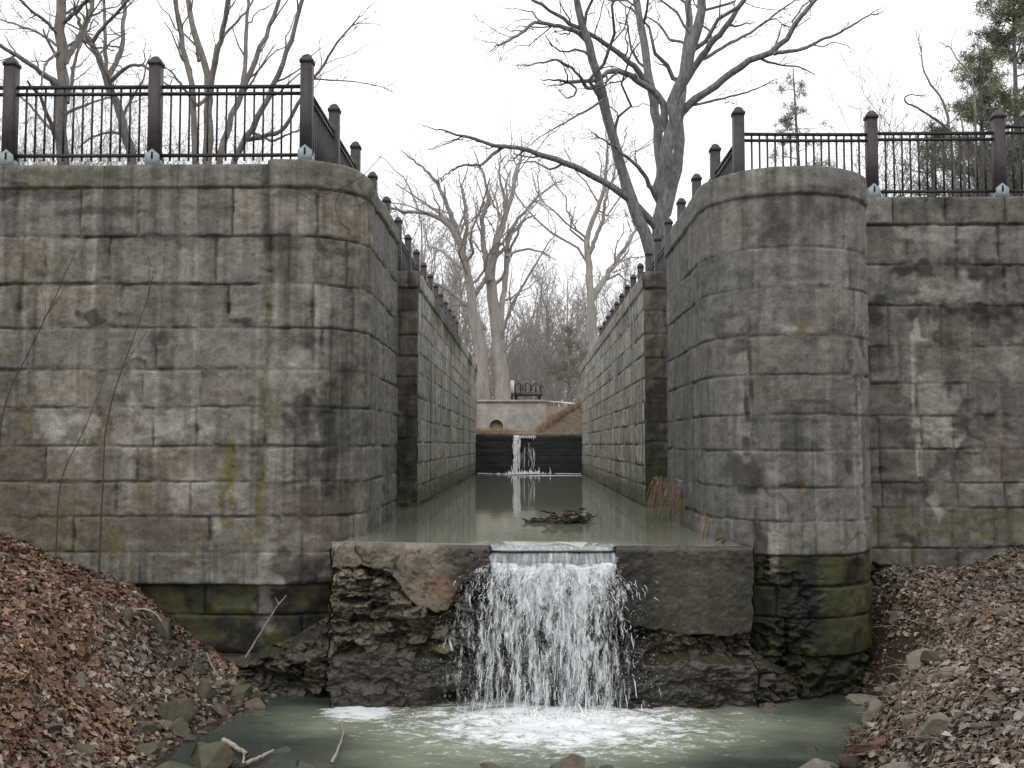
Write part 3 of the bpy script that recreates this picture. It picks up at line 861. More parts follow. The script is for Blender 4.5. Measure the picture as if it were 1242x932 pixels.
c_rock = c_rock * (1 - 0.7 * joint[..., None])
ol = sst(0.5, 0.65, fbm(U * 3, ZZ * 4, 4, 668, 3))[..., None] * 0.6
c_rock = c_rock * (1 - ol) + np.array([0.055, 0.055, 0.020]) * ol
pale = (sst(-1.2, -1.9, U) * sst(-2.05, -1.7, ZZ) * sst(0.35, 0.65, bl))[..., None] * 0.75
c_rock = c_rock * (1 - pale) + np.array([0.20, 0.165, 0.12]) * pale * (0.6 + 0.8 * nmd[..., None])
palr = (sst(1.2, 1.45, U) * sst(2.3, 1.6, U) * sst(-2.75, -2.5, ZZ) * sst(-2.0, -2.2, ZZ) * sst(0.42, 0.6, rk))[..., None] * 0.7
c_rock = c_rock * (1 - palr) + np.array([0.17, 0.125, 0.075]) * palr
wetc = (sst(-0.95, -0.5, U) * sst(1.75, 1.2, U))[..., None]
c_rock = c_rock * (1 - wetc) + np.array([0.018, 0.017, 0.016]) * wetc * (0.4 + 1.2 * nmd[..., None])
ftc = np.array([0.040, 0.034, 0.027]) * (0.2 + 1.4 * fbm(U * 9, ZZ * 9, 4, 671, 4)[..., None])
c_rock = c_rock * (1 - foot[..., None] * 0.8) + ftc * foot[..., None] * 0.8 * (1 - 0.5 * wetc)
strk = fbm(U * 9, ZZ * 0.7, 3, 675, 4)
c_cl = np.array([0.165, 0.135, 0.10]) * (0.25 + 1.5 * nmd[..., None]) * (0.75 + 0.5 * strk[..., None])
rust = (np.exp(-((U + 1.0) / 0.22) ** 2 - ((ZZ + 1.74) / 0.14) ** 2))[..., None]
c_cl = c_cl * (1 - 0.75 * rust) + np.array([0.21, 0.115, 0.045]) * 0.75 * rust
dk = sst(-1.15, -0.72, U + 0.5 * (nmd - 0.5))[..., None]
c_cl = c_cl * (1 - 0.92 * dk) + np.array([0.03, 0.024, 0.018]) * 0.92 * dk
c_cr = np.array([0.052, 0.044, 0.032]) * (0.5 + 1.0 * nmd[..., None]) * (0.45 + 1.1 * strk[..., None])
dr = sst(1.75, 1.15, U + 0.3 * (strk - 0.5))[..., None]
c_cr = c_cr * (1 - 0.75 * dr) + np.array([0.016, 0.014, 0.012]) * 0.75 * dr
dr2 = sst(2.25, 2.5, U + 0.2 * (nmd - 0.5))[..., None] * 0.55
c_cr = c_cr * (1 - dr2) + np.array([0.030, 0.030, 0.018]) * dr2
c_cap = np.where((U < 0.3)[..., None], c_cl, c_cr) * (1 - 0.6 * ck * (U < 0) - 0.35 * pit * (U < 0))[..., None] * (0.6 + 0.8 * fbm(U * 30, ZZ * 30, 3, 659, 3))[..., None]
colr = c_rock * (1 - cap[..., None]) + c_cap * cap[..., None]
wetm = np.clip(0.35 + 0.5 * wetc[..., 0] + 0.3 * (U > 0.9), 0, 1) * (1 - 0.6 * cap * (U < -1))
endw = sst(wx0 + 0.35, wx0, U) + sst(wx1 - 0.3, wx1, U)
Ux = U + endw * (0.16 * (fbm(U * 0, ZZ * 3.5, 8, 641, 4) - 0.5) + 0.10 * (i1 - 0.5) * (1 - cap))
F3 = np.stack([Ux, WY - hh, ZZ], -1)
tops, tcol, twet = [], [], []
for e in (0.6, 0.4, 0.28, 0.18, 0.12, 0.07, 0.03):
    zz = ztop[0] + 0.012 * (fbm(xs * 5, e * 6 + xs * 0, 1, 680, 3) - 0.5) + 0.0 * xs
    zz = zz - 0.25 * max(0, e - 0.2) - np.where(xs > 1.0, 0.014, 0)
    tops.append(np.stack([xs, np.full_like(xs, WY - hh[0] + 0) + e, zz], -1))
    cc = np.where((xs < -0.45)[:, None], np.array([[0.19, 0.165, 0.13]]) * (0.6 + 0.8 * nmd[0][:, None]), np.array([[0.42, 0.42, 0.40]]) * (0.4 + 0.8 * nmd[0][:, None]))
    tcol.append(cc); twet.append(np.where(xs < -0.6, 0.2, 0.8))
V = np.concatenate([np.array(tops).reshape(-1, 3), F3.reshape(-1, 3)])
C = np.concatenate([np.array(tcol).reshape(-1, 3), colr.reshape(-1, 3)])
wa = np.concatenate([np.array(twet).ravel(), wetm.ravel()])
weir = tag(empty('weir', (0.1, WY, LOW)), 'crumbling concrete weir on ledges of dark rock with waterfall pouring over its notch', 'weir')
wf = mesh_np('weir_face', V, grid_quads(len(xs), len(zs_) + 7)[:, ::-1], None, M_rock, weir, False, C, attrs={'wet': wa})
# side cheeks close the ends of the weir back to the piers
for sx_, xa in ((-1, wx0), (1, wx1)):
    ny_, nz_ = 40, 110
    yy = np.linspace(0, 1.6, ny_); zz = np.linspace(-3.45, zt0 - 0.03, nz_)
    A, B = np.meshgrid(yy, zz)
    rk2 = fbm(A * 3, B * 4, sx_ + 5, 690, 5); l2 = fbm(A, B * 9, sx_ + 5, 691, 3)
    Xc = xa + sx_ * (0.02 + sst(0.0, 0.15, A) * (0.22 * (rk2 - 0.5) + 0.10 * (l2 - 0.5)))
    k = 0 if sx_ < 0 else -1
    y_front = np.interp(B[:, 0], F3[::-1, k, 2], F3[::-1, k, 1])
    Xc = Xc - xa + np.interp(B[:, 0], F3[::-1, k, 2], F3[::-1, k, 0])[:, None]
    cc = np.array([0.055, 0.050, 0.032]) * (0.3 + 1.4 * rk2[..., None])
    q = grid_quads(ny_, nz_)
    mesh_np('side_cheek', np.stack([Xc, y_front[:, None] + A, B], -1).reshape(-1, 3), q if sx_ > 0 else q[:, ::-1], None, M_rock, weir, True, cc.reshape(-1, 3), attrs={'wet': np.full(ny_ * nz_, 0.5)})

for sx_, xa, xb, za in ((-1, -2.30, -3.75, -1.98), (1, 2.55, 3.3, -2.35)):
    nu_, nv_ = 150, 110
    tU, tV = np.meshgrid(np.linspace(0, 1, nu_), np.linspace(0, 1, nv_))
    Xs = xa + (xb - xa) * tU
    zt1 = za - (0.75 if sx_ < 0 else 0.4) * tU ** 0.6 + 0.22 * (fbm(Xs * 3, Xs * 0, sx_, 693, 4) - 0.5)
    Zs = zt1 + (-3.5 - zt1) * tV
    wu = Xs + 0.10 * (fbm(Xs * 3, Zs * 3, 2, 694, 4) - 0.5); wz_ = Zs + 0.10 * (fbm(Xs * 2, Zs * 4, 2, 695, 4) - 0.5)
    ta_, ea, ia = worley(wu * 3.6, wz_ * 7.5, 71); tb_, eb, ib = worley(wu * 9, wz_ * 17, 77)
    of_ = 0.26 * (ia - 0.5) + 0.09 * (ib - 0.5) + 0.10 * ta_ + 0.05 * tb_ - 0.05 * sst(0.09, 0, ea) + 0.3 * (fbm(Xs * 2, Zs * 3, 4, 696, 4) - 0.5)
    Ys = 12.50 + (0.62 if sx_ < 0 else 0.15) * tU ** 0.8 - of_ + 0.25 * sst(0.12, 0, tV)
    cr = np.array([0.062, 0.054, 0.038]) * (0.3 + 1.4 * fbm(Xs * 5, Zs * 8, 4, 697, 4)[..., None]) * (0.6 + 0.8 * ia[..., None]) * (1 - 0.6 * sst(0.09, 0, ea)[..., None])
    ol = sst(0.5, 0.64, fbm(Xs * 3, Zs * 4, 4, 698, 3))[..., None] * 0.5
    cr = cr * (1 - ol) + np.array([0.05, 0.05, 0.02]) * ol
    back = np.stack([Xs[0], np.full(nu_, 13.6), Zs[0] - 0.02], -1)[None]
    V = np.concatenate([back, np.stack([Xs, Ys, Zs], -1)]).reshape(-1, 3)
    C = np.concatenate([cr[:1], cr]).reshape(-1, 3)
    q = grid_quads(nu_, nv_ + 1)
    mesh_np('rock_shoulder', V, q[:, ::-1] if sx_ > 0 else q, None, M_rock, weir, False, C, attrs={'wet': np.full(len(V), 0.4)})

# ------------------------------------------------------------------ waterfall
M_fall, nt, b = mat_new('white falling water')
v = objvec(nt)
b.inputs['Base Color'].default_value = (0.90, 0.93, 0.95, 1)
b.inputs['Roughness'].default_value = 0.3
M_sheet, nt, b = mat_new('clear sliding water')
n1 = noise(nt, 26, 4, 0.7, objvec(nt, (1, 0.12, 0.12)))
nt.links.new(ramp(nt, n1, [(0.40, (0.13, 0.145, 0.15)), (0.60, (0.34, 0.37, 0.385)), (0.72, (0.82, 0.85, 0.87))]), b.inputs['Base Color'])
b.inputs['Roughness'].default_value = 0.12
b.inputs['IOR'].default_value = 1.33
bump(nt, b, n1, 0.35, 0.02)
fall = tag(empty('waterfall', (FXC, 12.1, LOW)), 'waterfall of white strands dropping from the notch of the near weir into the stream', 'waterfall', None, 'stuff')
xs = np.linspace(-0.43, 1.07, 160)
prof = [(WY + 0.85, POOL - 0.030), (WY + 0.5, POOL - 0.034), (WY + 0.25, POOL - 0.045), (WY + 0.10, POOL - 0.065), (WY + 0.0, POOL - 0.10), (WY - 0.05, POOL - 0.15), (WY - 0.075, POOL - 0.21), (WY - 0.09, POOL - 0.29), (WY - 0.1, POOL - 0.36)]
rows = []
for y, z in prof:
    k = sst(WY + 0.1, WY - 0.1, y)
    rows.append(np.stack([xs * (1 + 0.25 * (1 - k)) - 0.08 * (1 - k), y + 0.03 * k * (vn(xs * 6, z * 3, 0, 700) - 0.5), z + 0.02 * (vn(xs * 5, z * 5, 1, 701) - 0.5) + 0.012], -1))
mesh_np('lip_sheet', np.array(rows).reshape(-1, 3), grid_quads(160, len(prof))[:, ::-1], None, M_sheet, fall, True)
def mat_curtain():
    m, nt, b = mat_new('white water curtain')
    v = objvec(nt)
    # filaments that wander sideways: warp the coordinates, stretch along the drop
    wn = noise(nt, 3.2, 3, 0.6, v, 'Color')
    ad = N(nt, 'ShaderNodeVectorMath'); ad.operation = 'MULTIPLY_ADD'
    ad.inputs[1].default_value = (0.20, 0.0, 0.0)
    nt.links.new(wn, ad.inputs[0]); nt.links.new(v, ad.inputs[2])
    mp = N(nt, 'ShaderNodeMapping'); mp.inputs['Scale'].default_value = (1, 1, 0.14)
    nt.links.new(ad.outputs[0], mp.inputs['Vector'])
    n1 = noise(nt, 11, 5, 0.72, mp.outputs['Vector'])
    mp2 = N(nt, 'ShaderNodeMapping'); mp2.inputs['Scale'].default_value = (1, 1, 0.15)
    nt.links.new(ad.outputs[0], mp2.inputs['Vector'])
    n2 = noise(nt, 34, 4, 0.75, mp2.outputs['Vector'])
    d = attr(nt, 'dens', 'Fac')
    a = N(nt, 'ShaderNodeMath'); a.operation = 'ADD'; nt.links.new(n1, a.inputs[0])
    a1 = N(nt, 'ShaderNodeMath'); a1.operation = 'MULTIPLY_ADD'; a1.inputs[1].default_value = 0.65
    nt.links.new(n2, a1.inputs[0]); nt.links.new(d, a1.inputs[2]); nt.links.new(a1.outputs[0], a.inputs[1])
    mr = N(nt, 'ShaderNodeMapRange'); mr.interpolation_type = 'SMOOTHSTEP'
    mr.inputs['From Min'].default_value = 1.0; mr.inputs['From Max'].default_value = 1.32
    nt.links.new(a.outputs[0], mr.inputs['Value'])
    nt.links.new(mr.outputs['Result'], b.inputs['Alpha'])
    b.inputs['Base Color'].default_value = (0.88, 0.91, 0.93, 1)
    b.inputs['Roughness'].default_value = 0.35
    bump(nt, b, n2, 0.8, 0.03)
    return m
M_curtain = mat_curtain()
for q, (vy, sp, y0, dn) in enumerate([(0.18, 0.75, 0.10, 0.235), (0.34, 0.95, 0.115, 0.21), (0.52, 1.15, 0.125, 0.185), (0.70, 1.35, 0.13, 0.165)]):
    nu, nv = 150, 70
    a = np.linspace(-1, 1, nu); t = np.linspace(0, 0.585, nv)
    A, Tt = np.meshgrid(a, t)
    lump = fbm(A * 5, Tt * 3, q, 760 + q, 4) - 0.5
    X = 0.33 - 0.20 * Tt ** 0.5 + A * (0.75 + sp * 0.62 * Tt ** 0.5) + 0.06 * lump
    Yc = WY - y0 - vy * Tt - 0.22 * lump * sst(0, 0.2, Tt)
    Zc = POOL - 0.20 + 0.03 * np.sin(A * 9 + q) - 0.25 * Tt - 4.9 * Tt ** 2
    den = dn + 0.10 * sst(0.22, 0.02, Tt) - 0.045 * sst(0.25, 0.585, Tt) - 0.05 * sst(0.45, 0.9, np.abs(A)) - 0.4 * sst(0.86, 1.0, np.abs(A) + 0.2 * lump) + 0.34 * (fbm(A * 3.6, Tt * 0.5, q, 770 + q, 3) - 0.5)
    den = den - 0.6 * sst(0.03, 0.0, Tt + 0.04 * lump)
    mesh_np('curtain', np.stack([X, Yc, Zc], -1).reshape(-1, 3), grid_quads(nu, nv)[:, ::-1], None, M_curtain, fall, True, attrs={'dens': den})
rng = np.random.default_rng(31)
streams = [(-0.36, .7), (-0.22, 1.1), (-0.08, 1.0), (0.06, .9), (0.18, 1.3), (0.33, 1.0), (0.45, 1.2), (0.56, 0.9), (0.68, 1.0), (0.80, .6), (0.92, .6), (1.02, .5)]
sw = np.array([s[1] for s in streams]); sw = sw / sw.sum()
polys, rads = [], []
for i in range(420):
    if rng.random() < 0.72:
        k = rng.choice(len(streams), p=sw)
        x0 = streams[k][0] + rng.normal(0, 0.035); core = True
    else:
        x0 = rng.uniform(-0.42, 1.06); core = False
    z0 = POOL - 0.24 + rng.normal(0, 0.04)
    y0 = WY - 0.12 - abs(rng.normal(0, 0.05))
    vx = (x0 - 0.33) * rng.uniform(0.05, 1.55) + rng.normal(0, 0.12 if core else 0.28)
    vy = -rng.uniform(0.15, 0.75); vz = rng.normal(-0.55, 0.45)
    tend = (vz + math.sqrt(max(0.01, vz * vz + 2 * 9.8 * (z0 - LOW)))) / 9.8
    ta = tend * (rng.random() ** (1.1 if core else 0.9)) * 0.97
    tb = min(tend, ta + rng.uniform(0.008, 0.028 + 0.03 * core))
    t = np.linspace(ta, tb, 6)
    wig = rng.normal(0, 0.003, 6) * (1 + 3 * (1 - t / tend))
    polys.append(np.stack([x0 + vx * t + wig, y0 + vy * t, z0 + vz * t - 4.9 * t * t], -1))
    r = rng.uniform(0.0018, 0.0050) * (1.15 if core else 0.7)
    rads.append(r * np.array([0.25, 0.8, 1.0, 0.9, 0.7, 0.15]) * rng.uniform(0.6, 1.4, 6))
# frothy burst where the sheet strikes the ledge
for i in range(420):
    x0 = rng.uniform(-0.46, 1.1); s = x0 - 0.33
    y0 = WY - 0.13 - abs(rng.normal(0, 0.07)); z0 = POOL - 0.34 - abs(rng.normal(0, 0.16)) + 0.05 * math.sin(x0 * 17)
    a = rng.normal(0, 0.45) + s * 0.8
    L = rng.uniform(0.015, 0.05)
    d = np.array([math.sin(a) * 1.0, rng.normal(-0.3, 0.3), -abs(math.cos(a))])
    t = np.linspace(0, 1, 5)
    p = np.array([x0 + s * 0.25 * abs(rng.normal(0, 1)), y0, z0]) + d * L * t[:, None]
    p[:, 2] += -0.03 * t * t; p[:, 0] += rng.normal(0, 0.006, 5)
    polys.append(p)
    rads.append(rng.uniform(0.0015, 0.004) * np.array([0.3, 1, 1, 0.8, 0.2]))
V, Q = tube_arrays(polys, rads, 5)
mesh_np('strands', V, Q, None, M_fall, fall, True)
# droplets: small stretched octahedra
nd = 4600
x0 = 0.24 + np.clip(rng.normal(0, 0.55, nd), -1.05, 1.0)
s = x0 - 0.33
z0 = POOL - 0.3 + rng.normal(0, 0.08, nd)
vx = s * rng.uniform(0.1, 1.3, nd) + rng.normal(0, 0.3, nd)
vy = -rng.uniform(0.1, 1.1, nd)
t = rng.uniform(0, 0.60, nd)
px_, py_, pz_ = x0 * 0.85 + 0.05 + vx * t, WY - 0.15 + vy * t, z0 - 0.4 * t - 4.9 * t * t
ok = pz_ > LOW - 0.02
P = np.stack([px_, py_, pz_], -1)[ok]
r = rng.uniform(0.0013, 0.0036, len(P)); L = r * (1.5 + 5 * t[ok] * rng.random(len(P)))
oc = np.array([(1, 0, 0), (-1, 0, 0), (0, 1, 0), (0, -1, 0), (0, 0, 1), (0, 0, -1)], float)
V = P[:, None, :] + oc[None] * np.stack([r, r, L], -1)[:, None, :]
of = np.array([(0, 2, 4), (2, 1, 4), (1, 3, 4), (3, 0, 4), (2, 0, 5), (1, 2, 5), (3, 1, 5), (0, 3, 5)])
T = (np.arange(len(P)) * 6)[:, None, None] + of[None]
mesh_np('droplets', V.reshape(-1, 3), None, T.reshape(-1, 3), M_fall, fall, True)
# splash crown thrown up where the fall lands
polys, rads = [], []
for i in range(260):
    x0 = 0.3 + rng.normal(0, 0.55); y0 = 11.85 + rng.normal(0, 0.16)
    h = abs(rng.normal(0, 0.07)) * math.exp(-((x0 - 0.3) / 0.9) ** 2) + 0.012
    d = np.array([rng.normal(0, 0.05), rng.normal(-0.01, 0.05), h])
    t = np.linspace(0, 1, 4)[:, None]
    polys.append(np.array([x0, y0, LOW]) + d * t + np.array([0, 0, -h * 0.3]) * t * t)
    rads.append(rng.uniform(0.004, 0.013) * np.array([1.3, 1.0, 0.7, 0.2]))
V, Q = tube_arrays(polys, rads, 5)
mesh_np('splash', V, Q, None, M_fall, fall, True)
for ch in fall.children: ch.matrix_parent_inverse = Matrix.Translation(-Vector(fall.location))
for ch in weir.children: ch.matrix_parent_inverse = Matrix.Translation(-Vector(weir.location))

# foam rafts
M_foam = mat_simple('foam', (0.62, 0.65, 0.66), 0.8, 0.12, 40, 0.2, 0.4)
def foam(name, label, fn, x0, x1, y0, y1, z, d=0.02, th=0.012):
    xs = np.arange(x0, x1, d); ys = np.arange(y0, y1, d)
    X, Y = np.meshgrid(xs, ys)
    m = fn(X, Y)
    Zt = z + th * np.clip(m * 3, 0, 1) - 0.004
    q = grid_quads(len(xs), len(ys))
    mm = m.ravel()
    keep = (mm[q] > 0).all(1)
    o = mesh_np(name, np.stack([X, Y, Zt], -1).reshape(-1, 3), q[keep], None, M_foam, None, True)
    used = np.zeros(len(mm), bool)
    bm = bmesh.new(); bm.from_mesh(o.data)
    bmesh.ops.delete(bm, geom=[v for v in bm.verts if not v.link_faces], context='VERTS')
    bm.to_mesh(o.data); bm.free()
    return tag(o, label, 'foam', None, 'stuff')
foam('foam', 'thin foam line along the far weir foot', lambda X, Y: 0.30 - np.abs(Y - 42.9 - 0.25 * np.sin(X * 2)) * 0.75 + 1.1 * (fbm(X * 2, Y * 2, 0, 811, 3) - 0.5), -2.1, 2.3, 41.8, 43.7, POOL + 0.02, 0.05, 0.025)
foam('foam', 'short foam streak in front of the far weir', lambda X, Y: 0.24 - np.abs(Y - 40.6 - 0.3 * X * 0.2) * 0.5 - np.abs(X - 0.9) * 0.12 + 0.4 * (fbm(X * 2, Y * 2, 0, 815, 3) - 0.5), -1.2, 2.25, 39.6, 41.5, POOL + 0.01, 0.05, 0.02)

# ------------------------------------------------------------------ far weir
fw = tag(empty('weir', (0.1, 43.9, POOL)), 'low black concrete weir closing the upper end of the lock chamber', 'weir')
ztf = W(640, 528, 43.7).z
xs = np.linspace(LX - 0.1, RX + 0.1, 90); zz = np.linspace(POOL - 0.4, ztf, 46)
X, Z = np.meshgrid(xs, zz)
h = 0.05 * (fbm(X * 2, Z * 3, 0, 821, 4) - 0.5) - 0.02 * np.exp(-((np.mod(Z, 0.32) - 0.16) / 0.015) ** 2)
cn = fbm(X * 3, Z * 2, 0, 823, 4)
cc = np.array([0.013, 0.012, 0.011]) * (0.5 + 1.2 * cn[..., None]) + sst(ztf - 0.12, ztf, Z)[..., None] * np.array([0.05, 0.045, 0.035]) * sst(0.4, 0.6, cn)[..., None]
rows = [np.stack([X, 43.7 - h, Z], -1)]
for e in (0.05, 0.4, 0.9): rows.append(np.stack([xs, np.full_like(xs, 43.7 + e), np.full_like(xs, ztf - 0.02)], -1)[None])
V = np.concatenate([r.reshape(-1, 3) for r in rows]); C = np.concatenate([cc.reshape(-1, 3), np.tile([[0.09, 0.085, 0.07]], (90 * 3, 1))])
o = mesh_np('weir_face', V, grid_quads(90, 49), None, M_rock, fw, True, C, attrs={'wet': np.full(len(V), 0.4)})
o.matrix_parent_inverse = Matrix.Translation(-Vector(fw.location))
ff = tag(empty('waterfall', (0, 43.5, POOL)), 'narrow white waterfall spilling over the far black weir', 'waterfall', None, 'stuff')
polys, rads = [], []
for i in range(110):
    x0 = rng.choice([-0.52, -0.42, -0.33, -0.10, 0.10, 0.28], p=[.34, .30, .16, .06, .08, .06]) + rng.normal(0, 0.035)
    t0 = rng.random() * 0.5; t1 = min(0.57, t0 + rng.uniform(0.05, 0.2))
    t = np.linspace(t0, t1, 5)
    polys.append(np.stack([x0 + rng.normal(0, 0.08) * t + rng.normal(0, .01, 5), 43.62 - 0.5 * t, ztf - 0.02 - 4.9 * t * t], -1))
    rads.append(rng.uniform(0.005, 0.014) * np.array([0.4, 1, 1, 0.8, 0.3]))
for i in range(160):
    x0 = -0.1 + rng.normal(0, 0.4); h_ = abs(rng.normal(0, 0.1))
    t = np.linspace(0, 1, 4)[:, None]
    polys.append(np.array([x0, 43.3 + rng.normal(0, .1), POOL]) + np.array([rng.normal(0, .06), rng.normal(0, .06), h_]) * t); rads.append(np.array([.03, .025, .015, .004]))
V, Q = tube_arrays(polys, rads, 5)
o = mesh_np('strands', V, Q, None, M_fall, ff, True); o.matrix_parent_inverse = Matrix.Translation(-Vector(ff.location))
xs = np.linspace(-0.62, 0.42, 60); tt_ = np.linspace(0, 0.57, 30)
A, Tt = np.meshgrid(xs, tt_)
den = 0.42 * np.exp(-((A + 0.44) / 0.13) ** 2) + 0.22 * np.exp(-((A - 0.08) / 0.05) ** 2) + 0.16 * np.exp(-((A - 0.3) / 0.04) ** 2) + 0.15 * sst(0.15, 0.0, Tt) - 0.02
o = mesh_np('curtain', np.stack([A + 0.02 * np.sin(A * 40), 43.58 - 0.45 * Tt, ztf - 0.02 - 4.9 * Tt ** 2], -1).reshape(-1, 3), grid_quads(60, 30)[:, ::-1], None, M_curtain, ff, True, attrs={'dens': den})
o.matrix_parent_inverse = Matrix.Translation(-Vector(ff.location))
xs = np.linspace(-0.56, 0.40, 30)
rows = [np.stack([xs, xs * 0 + y, xs * 0 + z], -1) for y, z in ((44.5, ztf), (43.9, ztf), (43.7, ztf - 0.01), (43.6, ztf - 0.06), (43.56, ztf - 0.13))]
o = mesh_np('lip_sheet', np.array(rows).reshape(-1, 3), grid_quads(30, 5)[:, ::-1], None, M_sheet, ff, True); o.matrix_parent_inverse = Matrix.Translation(-Vector(ff.location))
xs = np.linspace(-4, 3, 40); ys = np.linspace(43.85, 53, 30)
X, Y = np.meshgrid(xs, ys)
tag(mesh_np('brook_water', np.stack([X, Y, X * 0 + 0.445 + 0.0 * Y], -1).reshape(-1, 3), grid_quads(40, 30), None, M_pool, None, True), kind='structure')

# ------------------------------------------------------------------ fences
def post_mesh(h, bracket):
    s = 0.079
    m = MB()
    ch = 0.012
    def sq(a, z):
        return [(-a + ch, -a, z), (a - ch, -a, z), (a, -a + ch, z), (a, a - ch, z), (a - ch, a, z), (-a + ch, a, z), (-a, a - ch, z), (-a, -a + ch, z)]
    m.rings([sq(s, 0), sq(s, h - 0.13)])
    c = MB()
    c.rings([sq(s + 0.012, h - 0.13), sq(s + 0.014, h - 0.10), sq(s + 0.014, h - 0.085), sq(s - 0.005, h - 0.07), sq(s * 0.75, h - 0.03), sq(s * 0.35, h)])
    b = MB(); k = MB()
    w, t = 0.098, 0.012
    for sgn in (-1, 1):
        y0, y1 = (-s - t, -s - 0.001) if sgn < 0 else (s + 0.001, s + t)
        pts = [(-w, 0), (w, 0), (w, 0.155), (0, 0.235), (-w, 0.155)]
        b.rings([[(x, y0, z) for x, z in pts], [(x, y1, z) for x, z in pts]])
        ys = y0 - 0.003 if sgn < 0 else y1 + 0.003
        (k if sgn < 0 else MB()).box(-0.013, 0.013, min(ys, ys + 0.006 * sgn), max(ys, ys + 0.006 * sgn), 0.10, 0.19)
    for sgn in (-1, 1):
        x0, x1 = (-s - t, -s - 0.001) if sgn < 0 else (s + 0.001, s + t)
        b.box(x0, x1, -s, s, 0, 0.10)
    return m, c, b, k

post_proto = {}
def add_post(root, x, y, z, h, bracket=True):
    key = (round(h, 2), bracket)
    if key not in post_proto:
        m, c, b, k = post_mesh(h, bracket)
        p = m.build('post', M_post, root)
        c.build('post_cap', M_post, p)
        br = b.build('bracket', M_galv, p)
        k.build('slot_shade', M_black, p)  # black box painted as the shade in the bracket's open slot
        post_proto[key] = p
    else:
        p = copy_tree(post_proto[key], root)
    p.location = Vector((x, y, z)) - Vector(root.location)
    return p

panel_proto = {}
def add_panel(root, x, y, z, rz, L, zr, rise=0.0):
    key = (round(L, 2), rise)
    if key not in panel_proto:
        r = MB(); pk = MB()
        a, b = 0.086, L - 0.086
        r.box(a, b, -0.022, 0.022, zr - 0.042, zr)
        r.box(a, b, -0.022, 0.022, zr - 0.135, zr - 0.098)
        r.box(a, b, -0.022, 0.022, 0.085, 0.125)
        n = round((b - a) / 0.128)
        for i in range(1, n):
            xx = a + (b - a) * i / n
            for z0, z1 in ((0.03, 0.085), (0.125, zr - 0.135), (zr - 0.098, zr - 0.042)):
                pk.box(xx - 0.011, xx + 0.011, -0.011, 0.011, z0, z1)
        for mm in (r, pk):
            for v_ in mm.V: v_[:, 2] += rise * v_[:, 0]
        p = r.build('rail_panel', M_rail, root)
        pk.build('pickets', M_rail, p)
        panel_proto[key] = p
    else:
        p = copy_tree(panel_proto[key], root)
    p.location = Vector((x, y, z)) - Vector(root.location)
    p.rotation_euler = (0, 0, rz)
    return p

lf = tag(empty('metal_fence', (-5, 13.4, LT)), 'dark metal picket fence along the squared wing and chamber of the leaf-bank wall', 'fence', 'fences along the lock walls')
FY = FL + 0.13
wing = [W(8, 300, FY).x - 1.97 * 1, W(8, 300, FY).x, W(185, 300, FY).x, W(370, 300, FY).x]
for i, x in enumerate(wing):
    add_post(lf, x, FY, LT + (0.03 if i == 3 else -0.02), (1.50 if i == 3 else 1.53))
    if i < 3: add_panel(lf, x, FY, LT + 0.04, 0, wing[i + 1] - x, 1.07)
cx = wing[-1]
for k in range(15):
    y0 = FY + 1.95 * k
    if k: add_post(lf, cx, y0, LT - 0.05, 1.56)
    add_panel(lf, cx, y0, LT - 0.05, R(90), 1.95, 1.13)
add_post(lf, cx, FY + 1.95 * 15, LT - 0.05, 1.56)

rf = tag(empty('metal_fence', (5, 15.0, RT)), 'dark metal picket fence behind the round pier nose and over the stained wing', 'fence', 'fences along the lock walls')
pB, pC = W(1056, 135, 15.42), W(1210, 139, 15.42)
pA = W(895, 130, 14.9)
zw = RTW - 0.01
add_post(rf, pB.x, 15.42, zw, pB.z - zw)
add_post(rf, pC.x, 15.42, zw, pB.z - zw)
add_post(rf, pC.x + 1.95, 15.42, zw, pB.z - zw)
add_panel(rf, pB.x, 15.42, zw + 0.02, 0, pC.x - pB.x, 1.03)
add_panel(rf, pC.x, 15.42, zw + 0.02, 0, 1.95, 1.03)
dAB = pB - Vector((pA.x, 14.9, 0))
add_panel(rf, pA.x, 14.9, RT + 0.05, math.atan2(15.42 - 14.9, pB.x - pA.x), math.hypot(pB.x - pA.x, 0.52), 1.07, 0.065)
for k in range(16):
    y0 = 14.9 + 1.86 * k
    add_post(rf, pA.x, y0, RT - 0.05, pA.z - RT + 0.05)
    if k < 15: add_panel(rf, pA.x, y0, RT - 0.05, R(90), 1.86, 1.08)

